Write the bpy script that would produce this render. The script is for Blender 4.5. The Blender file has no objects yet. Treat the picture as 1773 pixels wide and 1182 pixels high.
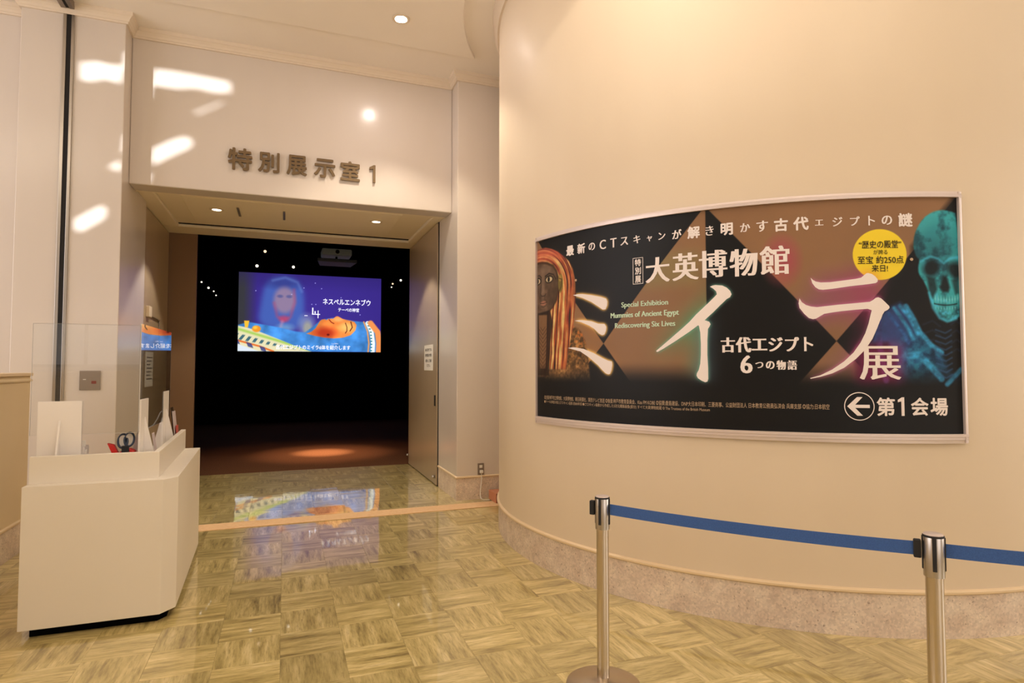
import bpy, bmesh, math, random
import numpy as np
from mathutils import Vector, Matrix
from mathutils.geometry import tessellate_polygon

SC = bpy.context.scene
COL = SC.collection
random.seed(7)
PI = math.pi
TILE = 0.302
CYL = (4.07, 4.48)          # centre of the round wall
CR = 2.36                   # its radius
T0 = math.radians(-170.48)  # angle of the left edge of the poster
ZC = 4.65                   # ceiling height

# ------------------------------------------------------------------ camera
yaw, pitch = 0.358246, 0.041179
fw = Vector((math.sin(yaw)*math.cos(pitch), math.cos(yaw)*math.cos(pitch), math.sin(pitch)))
rt = Vector((math.cos(yaw), -math.sin(yaw), 0))
up = rt.cross(fw)
cam_d = bpy.data.cameras.new('camera')
cam = bpy.data.objects.new('camera', cam_d)
COL.objects.link(cam)
cam_d.sensor_width = 36.0
cam_d.lens = 1050.9/1773*36
cam_d.clip_start = 0.02
m3 = Matrix((rt, up, -fw)).transposed()
cam.matrix_world = Matrix.Translation((0, 0, 1.435)) @ m3.to_4x4()
SC.camera = cam

# ------------------------------------------------------------------ world, lights, exposure
SC.view_settings.view_transform = 'Standard'
SC.view_settings.look = 'None'
SC.view_settings.gamma = 1.0
SC.view_settings.use_curve_mapping = False
SC.view_settings.exposure = -0.62
w = bpy.data.worlds.new('world')
SC.world = w
w.use_nodes = True
w.node_tree.nodes['Background'].inputs[0].default_value = (0.85, 0.88, 1.0, 1)
w.node_tree.nodes['Background'].inputs[1].default_value = 0.6
try:
    SC.cycles.use_denoising = True
    SC.cycles.max_bounces = 8
    SC.cycles.sample_clamp_indirect = 6
    SC.cycles.caustics_reflective = False
    SC.cycles.caustics_refractive = False
except Exception:
    pass

WARM = (1.0, 0.87, 0.68)
DAY = (1.0, 0.95, 1.0)

def lamp(name, typ, loc, energy, color, aim=None, **kw):
    d = bpy.data.lights.new(name, typ)
    d.energy = energy
    d.color = color
    for k, v in kw.items():
        setattr(d, k, v)
    o = bpy.data.objects.new(name, d)
    COL.objects.link(o)
    o.location = loc
    if aim is not None:
        o.rotation_euler = (Vector(aim)-Vector(loc)).to_track_quat('-Z', 'Y').to_euler()
    return o

# low reflected sun that enters through patch-shaped holes added to the unseen left wall
az, el = math.radians(37), math.radians(2)
sun = lamp('low_sun', 'SUN', (-8, -4, 4), 11.0, (0.94, 0.97, 1.0), angle=math.radians(0.55))
sdir = Vector((math.sin(az), math.cos(az), -math.tan(el)))
sun.rotation_euler = sdir.to_track_quat('-Z', 'Y').to_euler()
# ambient fill areas added under the hall ceiling, out of view
for nm, lc, sz, en in (('hall_fill_light', (0.8, -1.6, 4.60), 3.0, 26),
                       ('hall_fill_light', (4.2, -1.2, 4.60), 3.0, 12),
                       ('hall_fill_light', (-3.8, 2.0, 4.60), 2.0, 35)):
    lamp(nm, 'AREA', lc, en, WARM, (lc[0], lc[1], 0), size=sz)
# unseen upward fill areas without fixtures, added to brighten the ceiling
for lc, en in (((1.6, -1.2, 2.9), 70), ((0.3, 1.3, 2.75), 85), ((-3.4, 1.5, 2.9), 50)):
    lamp('ceiling_fill_light', 'AREA', lc, en, (1, 0.90, 0.80), (lc[0], lc[1], 9), size=1.6)
# daylight through the tall windows
lamp('window_light', 'AREA', (-6.30, 2.9, 2.75), 190, DAY, (0, 2.9, 2.75), shape='RECTANGLE', size=5.2, size_y=3.0)
lamp('window_light', 'AREA', (2.9, -6.7, 2.3), 90, (1.0, 0.91, 0.88), (3.4, 0, 2.0), shape='RECTANGLE', size=5.0, size_y=2.6)
lamp('window_light', 'AREA', (7.5, -1.2, 2.2), 140, (1.0, 0.93, 0.88), (0, -0.4, 1.2), shape='RECTANGLE', size=4.6, size_y=2.8)
# recessed downlights
DOWN = [((0.958, 5.47, 4.60), 170, 104, 0.35), ((1.35, 2.60, 4.61), 57, 126, 0.10), ((2.95, 1.0, 4.61), 6, 134, 0.2)]
for lc, en, an, bl in DOWN:
    lamp('downlight_lamp', 'SPOT', lc, en, WARM, (lc[0], lc[1], 0), spot_size=math.radians(an), spot_blend=bl, shadow_soft_size=0.05)
for lc in ((-0.75, 7.60, 3.17), (1.035, 7.55, 3.17)):
    lamp('soffit_lamp', 'SPOT', lc, 100, WARM, (lc[0], lc[1], 0), spot_size=math.radians(98), spot_blend=0.25, shadow_soft_size=0.04)
lamp('exhibit_lamp', 'SPOT', (0.5, 10.0, 4.4), 240, (1, 0.5, 0.24), (0.5, 10.2, 0), spot_size=math.radians(62), spot_blend=0.8, shadow_soft_size=0.05)
lamp('exhibit_lamp', 'SPOT', (0.62, 10.3, 4.4), 1500, (1, 0.55, 0.28), (0.62, 10.55, 0), spot_size=math.radians(34), spot_blend=1.0, shadow_soft_size=0.05)
lamp('exhibit_lamp', 'SPOT', (0.62, 10.3, 4.4), 5200, (1, 0.6, 0.32), (0.62, 10.66, 0), spot_size=math.radians(15), spot_blend=1.0, shadow_soft_size=0.05)

# ------------------------------------------------------------------ colours and materials
def lin(c):
    return tuple(((x/255)/12.92 if x/255 <= 0.04045 else ((x/255+0.055)/1.055)**2.4) for x in c)

def mat(name, rgb, rough=0.5, metal=0.0, coat=0.0, coat_rough=0.05, spec=0.5, emit=None, es=0.0, trans=0.0, ior=1.5):
    m = bpy.data.materials.new(name)
    m.use_nodes = True
    b = m.node_tree.nodes['Principled BSDF']
    b.inputs['Base Color'].default_value = (*lin(rgb), 1)
    b.inputs['Roughness'].default_value = rough
    b.inputs['Metallic'].default_value = metal
    b.inputs['Coat Weight'].default_value = coat
    b.inputs['Coat Roughness'].default_value = coat_rough
    b.inputs['Specular IOR Level'].default_value = spec
    b.inputs['IOR'].default_value = ior
    b.inputs['Transmission Weight'].default_value = trans
    if emit:
        b.inputs['Emission Color'].default_value = (*lin(emit), 1)
        b.inputs['Emission Strength'].default_value = es
    return m

def N(m, t, **kw):
    n = m.node_tree.nodes.new(t)
    for k, v in kw.items():
        setattr(n, k, v)
    return n

def speckle(m, rgb_a, rgb_b, scale, lo=0.45, hi=0.6, bump=0.0, detail=3, stretch=(1, 1, 1)):
    nt = m.node_tree
    b = nt.nodes['Principled BSDF']
    g = N(m, 'ShaderNodeNewGeometry')
    mp = N(m, 'ShaderNodeMapping'); mp.inputs['Scale'].default_value = stretch
    n = N(m, 'ShaderNodeTexNoise'); n.inputs['Scale'].default_value = scale; n.inputs['Detail'].default_value = detail
    r = N(m, 'ShaderNodeValToRGB')
    r.color_ramp.elements[0].position = lo; r.color_ramp.elements[1].position = hi
    r.color_ramp.elements[0].color = (*lin(rgb_a), 1); r.color_ramp.elements[1].color = (*lin(rgb_b), 1)
    nt.links.new(g.outputs['Position'], mp.inputs['Vector'])
    nt.links.new(mp.outputs['Vector'], n.inputs['Vector'])
    nt.links.new(n.outputs['Fac'], r.inputs['Fac'])
    nt.links.new(r.outputs['Color'], b.inputs['Base Color'])
    if bump:
        bp = N(m, 'ShaderNodeBump'); bp.inputs['Strength'].default_value = bump; bp.inputs['Distance'].default_value = 0.002
        nt.links.new(n.outputs['Fac'], bp.inputs['Height'])
        nt.links.new(bp.outputs['Normal'], b.inputs['Normal'])
    return m

M = {}
M['wall'] = speckle(mat('lacquered_wall', (224, 206, 184), 0.42, coat=0.7, coat_rough=0.17), (218, 207, 196), (225, 214, 204), 1.4, 0.3, 0.7, stretch=(1, 1, 0.3))
M['round'] = speckle(mat('round_wall_paint', (228, 208, 180), 0.55, coat=0.10, coat_rough=0.3), (225, 207, 182), (231, 214, 190), 1.2, 0.3, 0.7, stretch=(1, 1, 0.3))
M['ceil'] = speckle(mat('ceiling_paint', (226, 212, 192), 0.6), (240, 230, 219), (245, 236, 226), 0.8, 0.3, 0.7)
M['crown'] = mat('crown_paint', (230, 214, 194), 0.5)
M['low'] = speckle(mat('low_wall_paint', (205, 180, 145), 0.5), (224, 203, 164), (229, 208, 172), 1.5, 0.3, 0.7)
M['trim'] = mat('trim_paint', (232, 208, 172), 0.4)
M['dark'] = mat('shadow_gap_black', (18, 14, 10), 0.8)
M['black'] = mat('matte_black', (6, 6, 7), 0.95, spec=0.05)
M['steel'] = mat('brushed_steel', (190, 184, 176), 0.28, 1.0)
M['pole'] = mat('satin_steel_pole', (204, 192, 176), 0.27, 1.0)
M['alu'] = mat('aluminium_frame', (226, 212, 208), 0.35, 0.35)
M['door'] = speckle(mat('door_laminate', (150, 130, 105), 0.35, coat=0.35, coat_rough=0.18), (176, 156, 128), (184, 164, 136), 2.0, 0.3, 0.7, stretch=(1, 1, 0.1))
M['soffit'] = mat('soffit_paint', (246, 234, 212), 0.5)
M['cabinet'] = speckle(mat('counter_board', (232, 214, 190), 0.5), (230, 222, 208), (234, 226, 213), 1.0, 0.3, 0.7)
M['white'] = mat('white_acrylic', (242, 236, 230), 0.35)
M['paper'] = mat('white_paper', (238, 234, 226), 0.8)
M['ink'] = mat('black_ink', (30, 30, 34), 0.7)
M['bronze'] = mat('bronze_letter', (118, 96, 66), 0.45, 0.35)
M['strip'] = speckle(mat('orange_tape', (214, 172, 126), 0.75), (226, 186, 140), (234, 198, 154), 30, 0.3, 0.7)
M['box'] = mat('salmon_box', (206, 140, 108), 0.7)
M['boxd'] = mat('salmon_box_end', (150, 84, 60), 0.7)
M['plate'] = mat('plate_steel', (150, 138, 128), 0.4, 0.7)
M['red'] = mat('red_plastic', (210, 40, 35), 0.4)
M['blue'] = mat('dark_blue_plastic', (26, 44, 72), 0.35)
M['belt'] = speckle(mat('blue_belt', (44, 82, 148), 0.7), (50, 88, 156), (60, 102, 176), 260, 0.3, 0.7)
M['carpet'] = speckle(mat('brown_carpet', (64, 42, 28), 0.95, spec=0.1), (84, 58, 42), (112, 78, 56), 60, 0.3, 0.7)
M['lampglow'] = mat('lamp_glow', (255, 250, 240), 0.5, emit=(255, 240, 214), es=14)
M['lamphot'] = mat('lamp_glow_bright', (255, 250, 240), 0.5, emit=(255, 236, 226), es=620)
M['spotglow'] = mat('spot_glow', (255, 250, 240), 0.5, emit=(255, 246, 226), es=2.5)
M['spotwarm'] = mat('spot_glow_warm', (255, 230, 200), 0.5, emit=(255, 220, 180), es=2.5)
M['pane'] = mat('bright_window_pane', (220, 225, 235), 0.3, emit=(255, 247, 246), es=0.6)
M['ledred'] = mat('red_indicator', (120, 20, 14), 0.4)
M['device'] = mat('projector_case', (120, 122, 120), 0.5, emit=(120, 122, 110), es=0.10)  # faint emission stands in for light falling on the case
M['glass'] = mat('clear_acrylic', (250, 252, 252), 0.0, trans=1.0, ior=1.49)
M['glassedge'] = mat('acrylic_edge', (225, 220, 214), 0.2)
M['leaflet_a'] = mat('printed_leaflet', (205, 190, 190), 0.5)
M['leaflet_b'] = mat('red_printed_leaflet', (190, 80, 70), 0.5)

def granite(name):
    m = mat(name, (205, 176, 150), 0.45, coat=0.1)
    nt = m.node_tree; b = nt.nodes['Principled BSDF']
    g = N(m, 'ShaderNodeNewGeometry')
    v = N(m, 'ShaderNodeTexVoronoi'); v.inputs['Scale'].default_value = 95
    n = N(m, 'ShaderNodeTexNoise'); n.inputs['Scale'].default_value = 10
    n2 = N(m, 'ShaderNodeTexNoise'); n2.inputs['Scale'].default_value = 62; n2.inputs['Detail'].default_value = 2
    for x in (v, n, n2):
        nt.links.new(g.outputs['Position'], x.inputs['Vector'])
    r = N(m, 'ShaderNodeValToRGB')
    e = r.color_ramp.elements
    e[0].position = 0.30; e[0].color = (*lin((216, 196, 180)), 1)
    e[1].position = 0.70; e[1].color = (*lin((236, 220, 204)), 1)
    nt.links.new(n.outputs['Fac'], r.inputs['Fac'])
    r2 = N(m, 'ShaderNodeValToRGB')
    e = r2.color_ramp.elements
    e[0].position = 0.0; e[0].color = (0.80, 0.80, 0.80, 1)
    e[1].position = 1.0; e[1].color = (1.12, 1.12, 1.12, 1)
    nt.links.new(v.outputs['Color'], r2.inputs['Fac'])
    r3 = N(m, 'ShaderNodeValToRGB')
    e = r3.color_ramp.elements
    e[0].position = 0.27; e[0].color = (0.50, 0.45, 0.42, 1)
    e[1].position = 0.34; e[1].color = (1, 1, 1, 1)
    nt.links.new(n2.outputs['Fac'], r3.inputs['Fac'])
    mx = N(m, 'ShaderNodeMix', data_type='RGBA', blend_type='MULTIPLY'); mx.inputs[0].default_value = 1
    nt.links.new(r.outputs['Color'], mx.inputs[6]); nt.links.new(r2.outputs['Color'], mx.inputs[7])
    mx2 = N(m, 'ShaderNodeMix', data_type='RGBA', blend_type='MULTIPLY'); mx2.inputs[0].default_value = 1
    nt.links.new(mx.outputs[2], mx2.inputs[6]); nt.links.new(r3.outputs['Color'], mx2.inputs[7])
    nt.links.new(mx2.outputs[2], b.inputs['Base Color'])
    return m
M['granite'] = granite('speckled_granite')

def tile_material():
    m = mat('streaked_vinyl_tile', (180, 152, 98), 0.34, coat=1.0, coat_rough=0.03)
    m.node_tree.nodes['Principled BSDF'].inputs['Coat IOR'].default_value = 1.85
    nt = m.node_tree; b = nt.nodes['Principled BSDF']
    L = nt.links.new
    g = N(m, 'ShaderNodeNewGeometry')
    sc = N(m, 'ShaderNodeVectorMath', operation='SCALE'); sc.inputs['Scale'].default_value = 1/TILE
    off = N(m, 'ShaderNodeVectorMath', operation='ADD'); off.inputs[1].default_value = (100.0, 100.0 - 2.642/TILE + 9, 0)
    L(g.outputs['Position'], sc.inputs[0]); L(sc.outputs[0], off.inputs[0])
    fl = N(m, 'ShaderNodeVectorMath', operation='FLOOR'); L(off.outputs[0], fl.inputs[0])
    sx = N(m, 'ShaderNodeSeparateXYZ'); L(fl.outputs[0], sx.inputs[0])
    ad = N(m, 'ShaderNodeMath', operation='ADD'); L(sx.outputs[0], ad.inputs[0]); L(sx.outputs[1], ad.inputs[1])
    md = N(m, 'ShaderNodeMath', operation='MODULO'); L(ad.outputs[0], md.inputs[0]); md.inputs[1].default_value = 2
    rb = N(m, 'ShaderNodeMath', operation='ROUND'); L(md.outputs[0], rb.inputs[0])
    cb = N(m, 'ShaderNodeCombineXYZ'); L(sx.outputs[0], cb.inputs[0]); L(sx.outputs[1], cb.inputs[1])
    wn = N(m, 'ShaderNodeTexWhiteNoise', noise_dimensions='3D'); L(cb.outputs[0], wn.inputs['Vector'])
    # grain coordinates: swap axes on every other tile, shift by a random amount
    px = N(m, 'ShaderNodeSeparateXYZ'); L(off.outputs[0], px.inputs[0])
    ca = N(m, 'ShaderNodeCombineXYZ'); L(px.outputs[0], ca.inputs[0]); L(px.outputs[1], ca.inputs[1])
    cc = N(m, 'ShaderNodeCombineXYZ'); L(px.outputs[1], cc.inputs[0]); L(px.outputs[0], cc.inputs[1])
    sw = N(m, 'ShaderNodeMix', data_type='VECTOR'); L(rb.outputs[0], sw.inputs[0]); L(ca.outputs[0], sw.inputs[4]); L(cc.outputs[0], sw.inputs[5])
    rsc = N(m, 'ShaderNodeVectorMath', operation='SCALE'); rsc.inputs['Scale'].default_value = 40; L(wn.outputs['Color'], rsc.inputs[0])
    pa = N(m, 'ShaderNodeVectorMath', operation='ADD'); L(sw.outputs[1], pa.inputs[0]); L(rsc.outputs[0], pa.inputs[1])
    mp = N(m, 'ShaderNodeMapping'); mp.inputs['Scale'].default_value = (6.5, 0.8, 1); L(pa.outputs[0], mp.inputs['Vector'])
    n1 = N(m, 'ShaderNodeTexNoise'); n1.inputs['Scale'].default_value = 1.0; n1.inputs['Detail'].default_value = 5; n1.inputs['Roughness'].default_value = 0.62; L(mp.outputs[0], n1.inputs['Vector'])
    mp2 = N(m, 'ShaderNodeMapping'); mp2.inputs['Scale'].default_value = (30, 3.2, 1); L(pa.outputs[0], mp2.inputs['Vector'])
    n2 = N(m, 'ShaderNodeTexNoise'); n2.inputs['Scale'].default_value = 1.0; n2.inputs['Detail'].default_value = 6; n2.inputs['Roughness'].default_value = 0.7; L(mp2.outputs[0], n2.inputs['Vector'])
    r1 = N(m, 'ShaderNodeValToRGB'); e = r1.color_ramp.elements
    e[0].position = 0.28; e[0].color = (*lin((142, 124, 78)), 1)
    e[1].position = 0.74; e[1].color = (*lin((242, 224, 172)), 1)
    k = r1.color_ramp.elements.new(0.43); k.color = (*lin((190, 172, 112)), 1)
    k = r1.color_ramp.elements.new(0.58); k.color = (*lin((218, 199, 138)), 1)
    L(n1.outputs['Fac'], r1.inputs['Fac'])
    r2 = N(m, 'ShaderNodeValToRGB'); e = r2.color_ramp.elements
    e[0].position = 0.30; e[0].color = (0.60, 0.57, 0.48, 1)
    e[1].position = 0.52; e[1].color = (1.05, 1.05, 1.05, 1)
    L(n2.outputs['Fac'], r2.inputs['Fac'])
    m1 = N(m, 'ShaderNodeMix', data_type='RGBA', blend_type='MULTIPLY'); m1.inputs[0].default_value = 1
    L(r1.outputs['Color'], m1.inputs[6]); L(r2.outputs['Color'], m1.inputs[7])
    # tone of each tile
    mr = N(m, 'ShaderNodeMapRange'); mr.inputs['To Min'].default_value = 0.84; mr.inputs['To Max'].default_value = 1.10
    L(wn.outputs['Value'], mr.inputs['Value'])
    m2 = N(m, 'ShaderNodeVectorMath', operation='SCALE'); L(m1.outputs[2], m2.inputs[0]); L(mr.outputs[0], m2.inputs['Scale'])
    L(m2.outputs[0], b.inputs['Base Color'])
    # waxed surface waves a little
    n3 = N(m, 'ShaderNodeTexNoise'); n3.inputs['Scale'].default_value = 9; n3.inputs['Detail'].default_value = 2
    L(g.outputs['Position'], n3.inputs['Vector'])
    bp = N(m, 'ShaderNodeBump'); bp.inputs['Strength'].default_value = 0.05; bp.inputs['Distance'].default_value = 0.004
    L(n3.outputs['Fac'], bp.inputs['Height']); L(bp.outputs['Normal'], b.inputs['Normal']); L(bp.outputs['Normal'], b.inputs['Coat Normal'])
    return m
M['tile'] = tile_material()

def attr_material(name, rough, emit=0.0):
    m = bpy.data.materials.new(name); m.use_nodes = True
    nt = m.node_tree; b = nt.nodes['Principled BSDF']
    a = N(m, 'ShaderNodeAttribute'); a.attribute_name = 'Col'
    b.inputs['Roughness'].default_value = rough
    if emit:
        b.inputs['Base Color'].default_value = (0.01, 0.01, 0.01, 1)
        nt.links.new(a.outputs['Color'], b.inputs['Emission Color'])
        b.inputs['Emission Strength'].default_value = emit
    else:
        nt.links.new(a.outputs['Color'], b.inputs['Base Color'])
        b.inputs['Specular IOR Level'].default_value = 0.25
    return m
M['print'] = attr_material('poster_print', 0.45)
M['screen'] = attr_material('screen_picture', 0.5, 1.95)

# ------------------------------------------------------------------ mesh helpers
class MB:
    def __init__(s):
        s.v = []; s.f = []; s.mi = []
    def box(s, x0, x1, y0, y1, z0, z1, mi=0):
        b = len(s.v)
        s.v += [(x0, y0, z0), (x1, y0, z0), (x1, y1, z0), (x0, y1, z0), (x0, y0, z1), (x1, y0, z1), (x1, y1, z1), (x0, y1, z1)]
        for q in ((0, 3, 2, 1), (4, 5, 6, 7), (0, 1, 5, 4), (1, 2, 6, 5), (2, 3, 7, 6), (3, 0, 4, 7)):
            s.f.append(tuple(b+i for i in q)); s.mi.append(mi)
        return s
    def prism(s, pts, z0, z1, mi=0):
        """vertical prism over a counter-clockwise outline"""
        b = len(s.v); n = len(pts)
        s.v += [(p[0], p[1], z0) for p in pts] + [(p[0], p[1], z1) for p in pts]
        for i in range(n):
            j = (i+1) % n
            s.f.append((b+i, b+j, b+n+j, b+n+i)); s.mi.append(mi)
        tri = tessellate_polygon([[Vector((p[0], p[1], 0)) for p in pts]])
        for t in tri:
            a = [Vector((*pts[i], 0)) for i in t]
            if (a[1]-a[0]).cross(a[2]-a[0]).z < 0:
                t = t[::-1]
            s.f.append(tuple(b+n+i for i in t)); s.mi.append(mi)
            s.f.append(tuple(b+i for i in t[::-1])); s.mi.append(mi)
        return s
    def plate(s, pts, o, ux, uz, un, th, mi=0):
        """outline in a plane (ux, uz) given thickness th along un"""
        o, ux, uz, un = map(Vector, (o, ux, uz, un))
        b = len(s.v); n = len(pts)
        P = [o+ux*p[0]+uz*p[1] for p in pts]
        s.v += [tuple(p) for p in P]+[tuple(p+un*th) for p in P]
        for i in range(n):
            j = (i+1) % n
            s.f.append((b+i, b+j, b+n+j, b+n+i)); s.mi.append(mi)
        for t in tessellate_polygon([[Vector((p[0], p[1], 0)) for p in pts]]):
            s.f.append(tuple(b+i for i in t)); s.f.append(tuple(b+n+i for i in t)); s.mi += [mi, mi]
        return s
    def lathe(s, prof, c=(0, 0), seg=32, mi=0, a0=0.0, a1=2*PI):
        """prof: list of (r, z)"""
        b = len(s.v); n = len(prof); full = abs(a1-a0-2*PI) < 1e-6
        k = seg if full else seg+1
        for i in range(k):
            a = a0+(a1-a0)*i/seg
            for r, z in prof:
                s.v.append((c[0]+r*math.cos(a), c[1]+r*math.sin(a), z))
        for i in range(seg):
            j = (i+1) % k if full else i+1
            for q in range(n-1):
                s.f.append((b+i*n+q, b+j*n+q, b+j*n+q+1, b+i*n+q+1)); s.mi.append(mi)
        return s
    def tube(s, pts, r, seg=8, mi=0, closed=False):
        P = [Vector(p) for p in pts]; n = len(P); b = len(s.v)
        prev = None
        for i, p in enumerate(P):
            if closed:
                t = (P[(i+1) % n]-P[i-1]).normalized()
            else:
                t = (P[min(i+1, n-1)]-P[max(i-1, 0)]).normalized()
            if prev is None:
                a = Vector((0, 0, 1)) if abs(t.z) < 0.9 else Vector((1, 0, 0))
                u = t.cross(a).normalized()
            else:
                u = (prev-t*prev.dot(t)).normalized()
            prev = u; v = t.cross(u)
            for k in range(seg):
                an = 2*PI*k/seg
                s.v.append(tuple(p+u*(r*math.cos(an))+v*(r*math.sin(an))))
        for i in range(n if closed else n-1):
            j = (i+1) % n
            for k in range(seg):
                l = (k+1) % seg
                s.f.append((b+i*seg+k, b+i*seg+l, b+j*seg+l, b+j*seg+k)); s.mi.append(mi)
        if not closed:
            s.f.append(tuple(b+k for k in range(seg))[::-1]); s.f.append(tuple(b+(n-1)*seg+k for k in range(seg))); s.mi += [mi, mi]
        return s
    def build(s, name, mats, parent=None, smooth=False, bevel=0.0, loc=None, rot=None, origin=None):
        me = bpy.data.meshes.new(name)
        v = s.v
        if origin is not None:
            v = [(a-origin[0], b-origin[1], c-origin[2]) for a, b, c in v]
        me.from_pydata(v, [], s.f)
        if not isinstance(mats, (list, tuple)):
            mats = [mats]
        for m in mats:
            me.materials.append(m)
        if len(mats) > 1:
            me.polygons.foreach_set('material_index', s.mi)
        bm = bmesh.new(); bm.from_mesh(me)
        bmesh.ops.recalc_face_normals(bm, faces=bm.faces)
        bm.to_mesh(me); bm.free()
        if smooth:
            me.polygons.foreach_set('use_smooth', [True]*len(me.polygons))
            try:
                me.set_sharp_from_angle(angle=math.radians(35))
            except Exception:
                pass
        o = bpy.data.objects.new(name, me)
        COL.objects.link(o)
        if parent is not None:
            o.parent = parent
        if origin is not None:
            o.location = origin
        if bevel:
            bv = o.modifiers.new('bevel', 'BEVEL'); bv.width = bevel; bv.segments = 2; bv.limit_method = 'ANGLE'; bv.angle_limit = math.radians(40)
        return o

def tag(o, label=None, cat=None, group=None, kind=None):
    if label: o['label'] = label
    if cat: o['category'] = cat
    if group: o['group'] = group
    if kind: o['kind'] = kind
    return o

def empty(name, loc):
    o = bpy.data.objects.new(name, None)
    COL.objects.link(o); o.location = loc
    o.empty_display_size = 0.1
    return o

def struct(o, label=None):
    o['kind'] = 'structure'
    if label: o['label'] = label
    return o

def under(parent, o):
    """parent o (built in world coordinates) keeping its place"""
    o.parent = parent
    o.matrix_parent_inverse = Matrix.Translation(parent.location).inverted()
    return o

def copy_tree(root):
    c = root.copy(); COL.objects.link(c)
    for ch in [o for o in COL.objects if o.parent == root]:
        d = copy_tree(ch); d.parent = c
    return c

# ------------------------------------------------------------------ ROOM SHELL
struct(MB().box(-6.7, 8.0, -7.2, 9.0, -0.12, -0.006).build('floor', mat('floor_screed', (120, 104, 72), 0.7)), 'floor of streaked olive and tan square tiles laid in a basket pattern')
floor = bpy.data.objects['floor']

# ceiling: a slab with a lower field that stops short of the front wall and the round wall
ceil_o = struct(MB().box(-6.7, 8.0, -7.2, 6.8, 4.668, ZC+0.2).build('ceiling', M['ceil']), 'smooth cream ceiling with a lower field that follows the round wall')
arc_r = 2.69
a_start = math.atan2(5.94-CYL[1], -math.sqrt(arc_r**2-(5.94-CYL[1])**2))
a_end = math.radians(300)
k = 72
pts = [(-6.5, 5.94), (-6.5, -7.0), (7.8, -7.0), (7.8, CYL[1]+arc_r*math.sin(a_end))]
for i in range(k+1):
    a = a_end+(a_start-a_end)*i/k
    pts.append((CYL[0]+arc_r*math.cos(a), CYL[1]+arc_r*math.sin(a)))
under(ceil_o, MB().prism(pts, 4.632, 4.670).build('ceiling_field', M['ceil'], bevel=0.008))

# front wall: two piers, a header over the opening, and the wall left of the piers
def pier(name, x0, x1, lbl):
    return struct(MB().box(x0, x1, 6.355, 9.0, 0, ZC).build(name, M['wall'], bevel=0.006), lbl)
wr = pier('wall_right_pier', 1.745, 4.2, 'glossy cream pier right of the dark opening')
wl = struct(MB().prism([(-2.2, 6.355), (-1.41, 6.355), (-1.41, 7.395), (-1.478, 7.395), (-1.478, 9.0), (-2.2, 9.0)], 0, ZC).build('wall_left_pier', M['wall'], bevel=0.006), 'glossy cream pier left of the dark opening')
wa = struct(MB().box(-6.5, -2.2, 6.55, 6.8, 0, ZC).build('wall_front', M['wall']), 'glossy cream wall set back at the far left')
wh = struct(MB().box(-1.41, 1.745, 6.6, 6.85, 3.17, ZC).build('wall_header', M['wall'], bevel=0.01), 'glossy cream wall above the opening that carries the raised letters')

# soffit of the opening with stepped mouldings
sof = MB()
sof.box(-1.47, 1.75, 6.85, 9.0, 3.235, 3.4)
so = struct(sof.build('ceiling_soffit', M['soffit']), 'beige soffit of the opening')
for (a, b, c, d, z0, z1) in ((-1.47, 1.75, 6.85, 6.95, 3.185, 3.235), (-1.47, 1.75, 8.55, 9.0, 3.195, 3.235),
                             (-1.47, -1.27, 6.95, 8.55, 3.195, 3.235), (1.62, 1.75, 6.95, 8.55, 3.195, 3.235)):
    under(so, MB().box(a, b, c, d, z0, z1).build('soffit_moulding', M['soffit'], bevel=0.01))
under(so, MB().box(-1.27, 1.62, 8.50, 8.55, 3.228, 3.236).build('shadow_gap', M['dark']))
under(so, MB().box(-1.05, 1.28, 7.12, 8.32, 3.222, 3.236).build('soffit_panel', M['soffit'], bevel=0.006))
for x in (-0.52, -0.03):
    under(so, MB().box(x-0.012, x+0.012, 7.42, 7.82, 3.212, 3.224).build('slot_bracket', M['plate']))

# crown mouldings: profile swept along straight runs and the round wall
PROF = [(0.0, 4.575), (0.018, 4.575), (0.022, 4.588), (0.030, 4.594), (0.036, 4.612), (0.052, 4.632), (0.062, 4.638), (0.066, 4.669), (0.0, 4.669)]
def sweep(name, path, prof, m, parent=None):
    """profile (outward, z) along a 2-D path; outward is to the right of travel"""
    b = MB(); n = len(path); q = len(prof)
    for i, p in enumerate(path):
        d0 = Vector((path[i][0]-path[i-1][0], path[i][1]-path[i-1][1])).normalized() if i > 0 else None
        d1 = Vector((path[i+1][0]-path[i][0], path[i+1][1]-path[i][1])).normalized() if i < n-1 else None
        n0 = Vector((d0.y, -d0.x)) if d0 else None
        n1 = Vector((d1.y, -d1.x)) if d1 else None
        if n0 and n1:
            mm = (n0+n1).normalized(); mm = mm/max(mm.dot(n0), 0.3)
        else:
            mm = n0 or n1
        for o, z in prof:
            b.v.append((p[0]+mm.x*o, p[1]+mm.y*o, z))
    for i in range(n-1):
        for j in range(q):
            l = (j+1) % q
            b.f.append((i*q+j, (i+1)*q+j, (i+1)*q+l, i*q+l)); b.mi.append(0)
    b.f.append(tuple(range(q))); b.f.append(tuple((n-1)*q+j for j in range(q))); b.mi += [0, 0]
    o = b.build(name, m)
    if parent: under(parent, o)
    return o
cr = sweep('trim_1', [(-6.5, 6.55), (-2.2, 6.55), (-2.2, 6.355), (-1.41, 6.355), (-1.41, 6.6), (1.745, 6.6), (1.745, 6.355), (3.0, 6.355)], PROF, M['crown'])
struct(cr, 'cream crown moulding along the front wall')
def arcpath(r, a0, a1, n):
    return [(CYL[0]+r*math.cos(a0+(a1-a0)*i/n), CYL[1]+r*math.sin(a0+(a1-a0)*i/n)) for i in range(n+1)]

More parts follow.
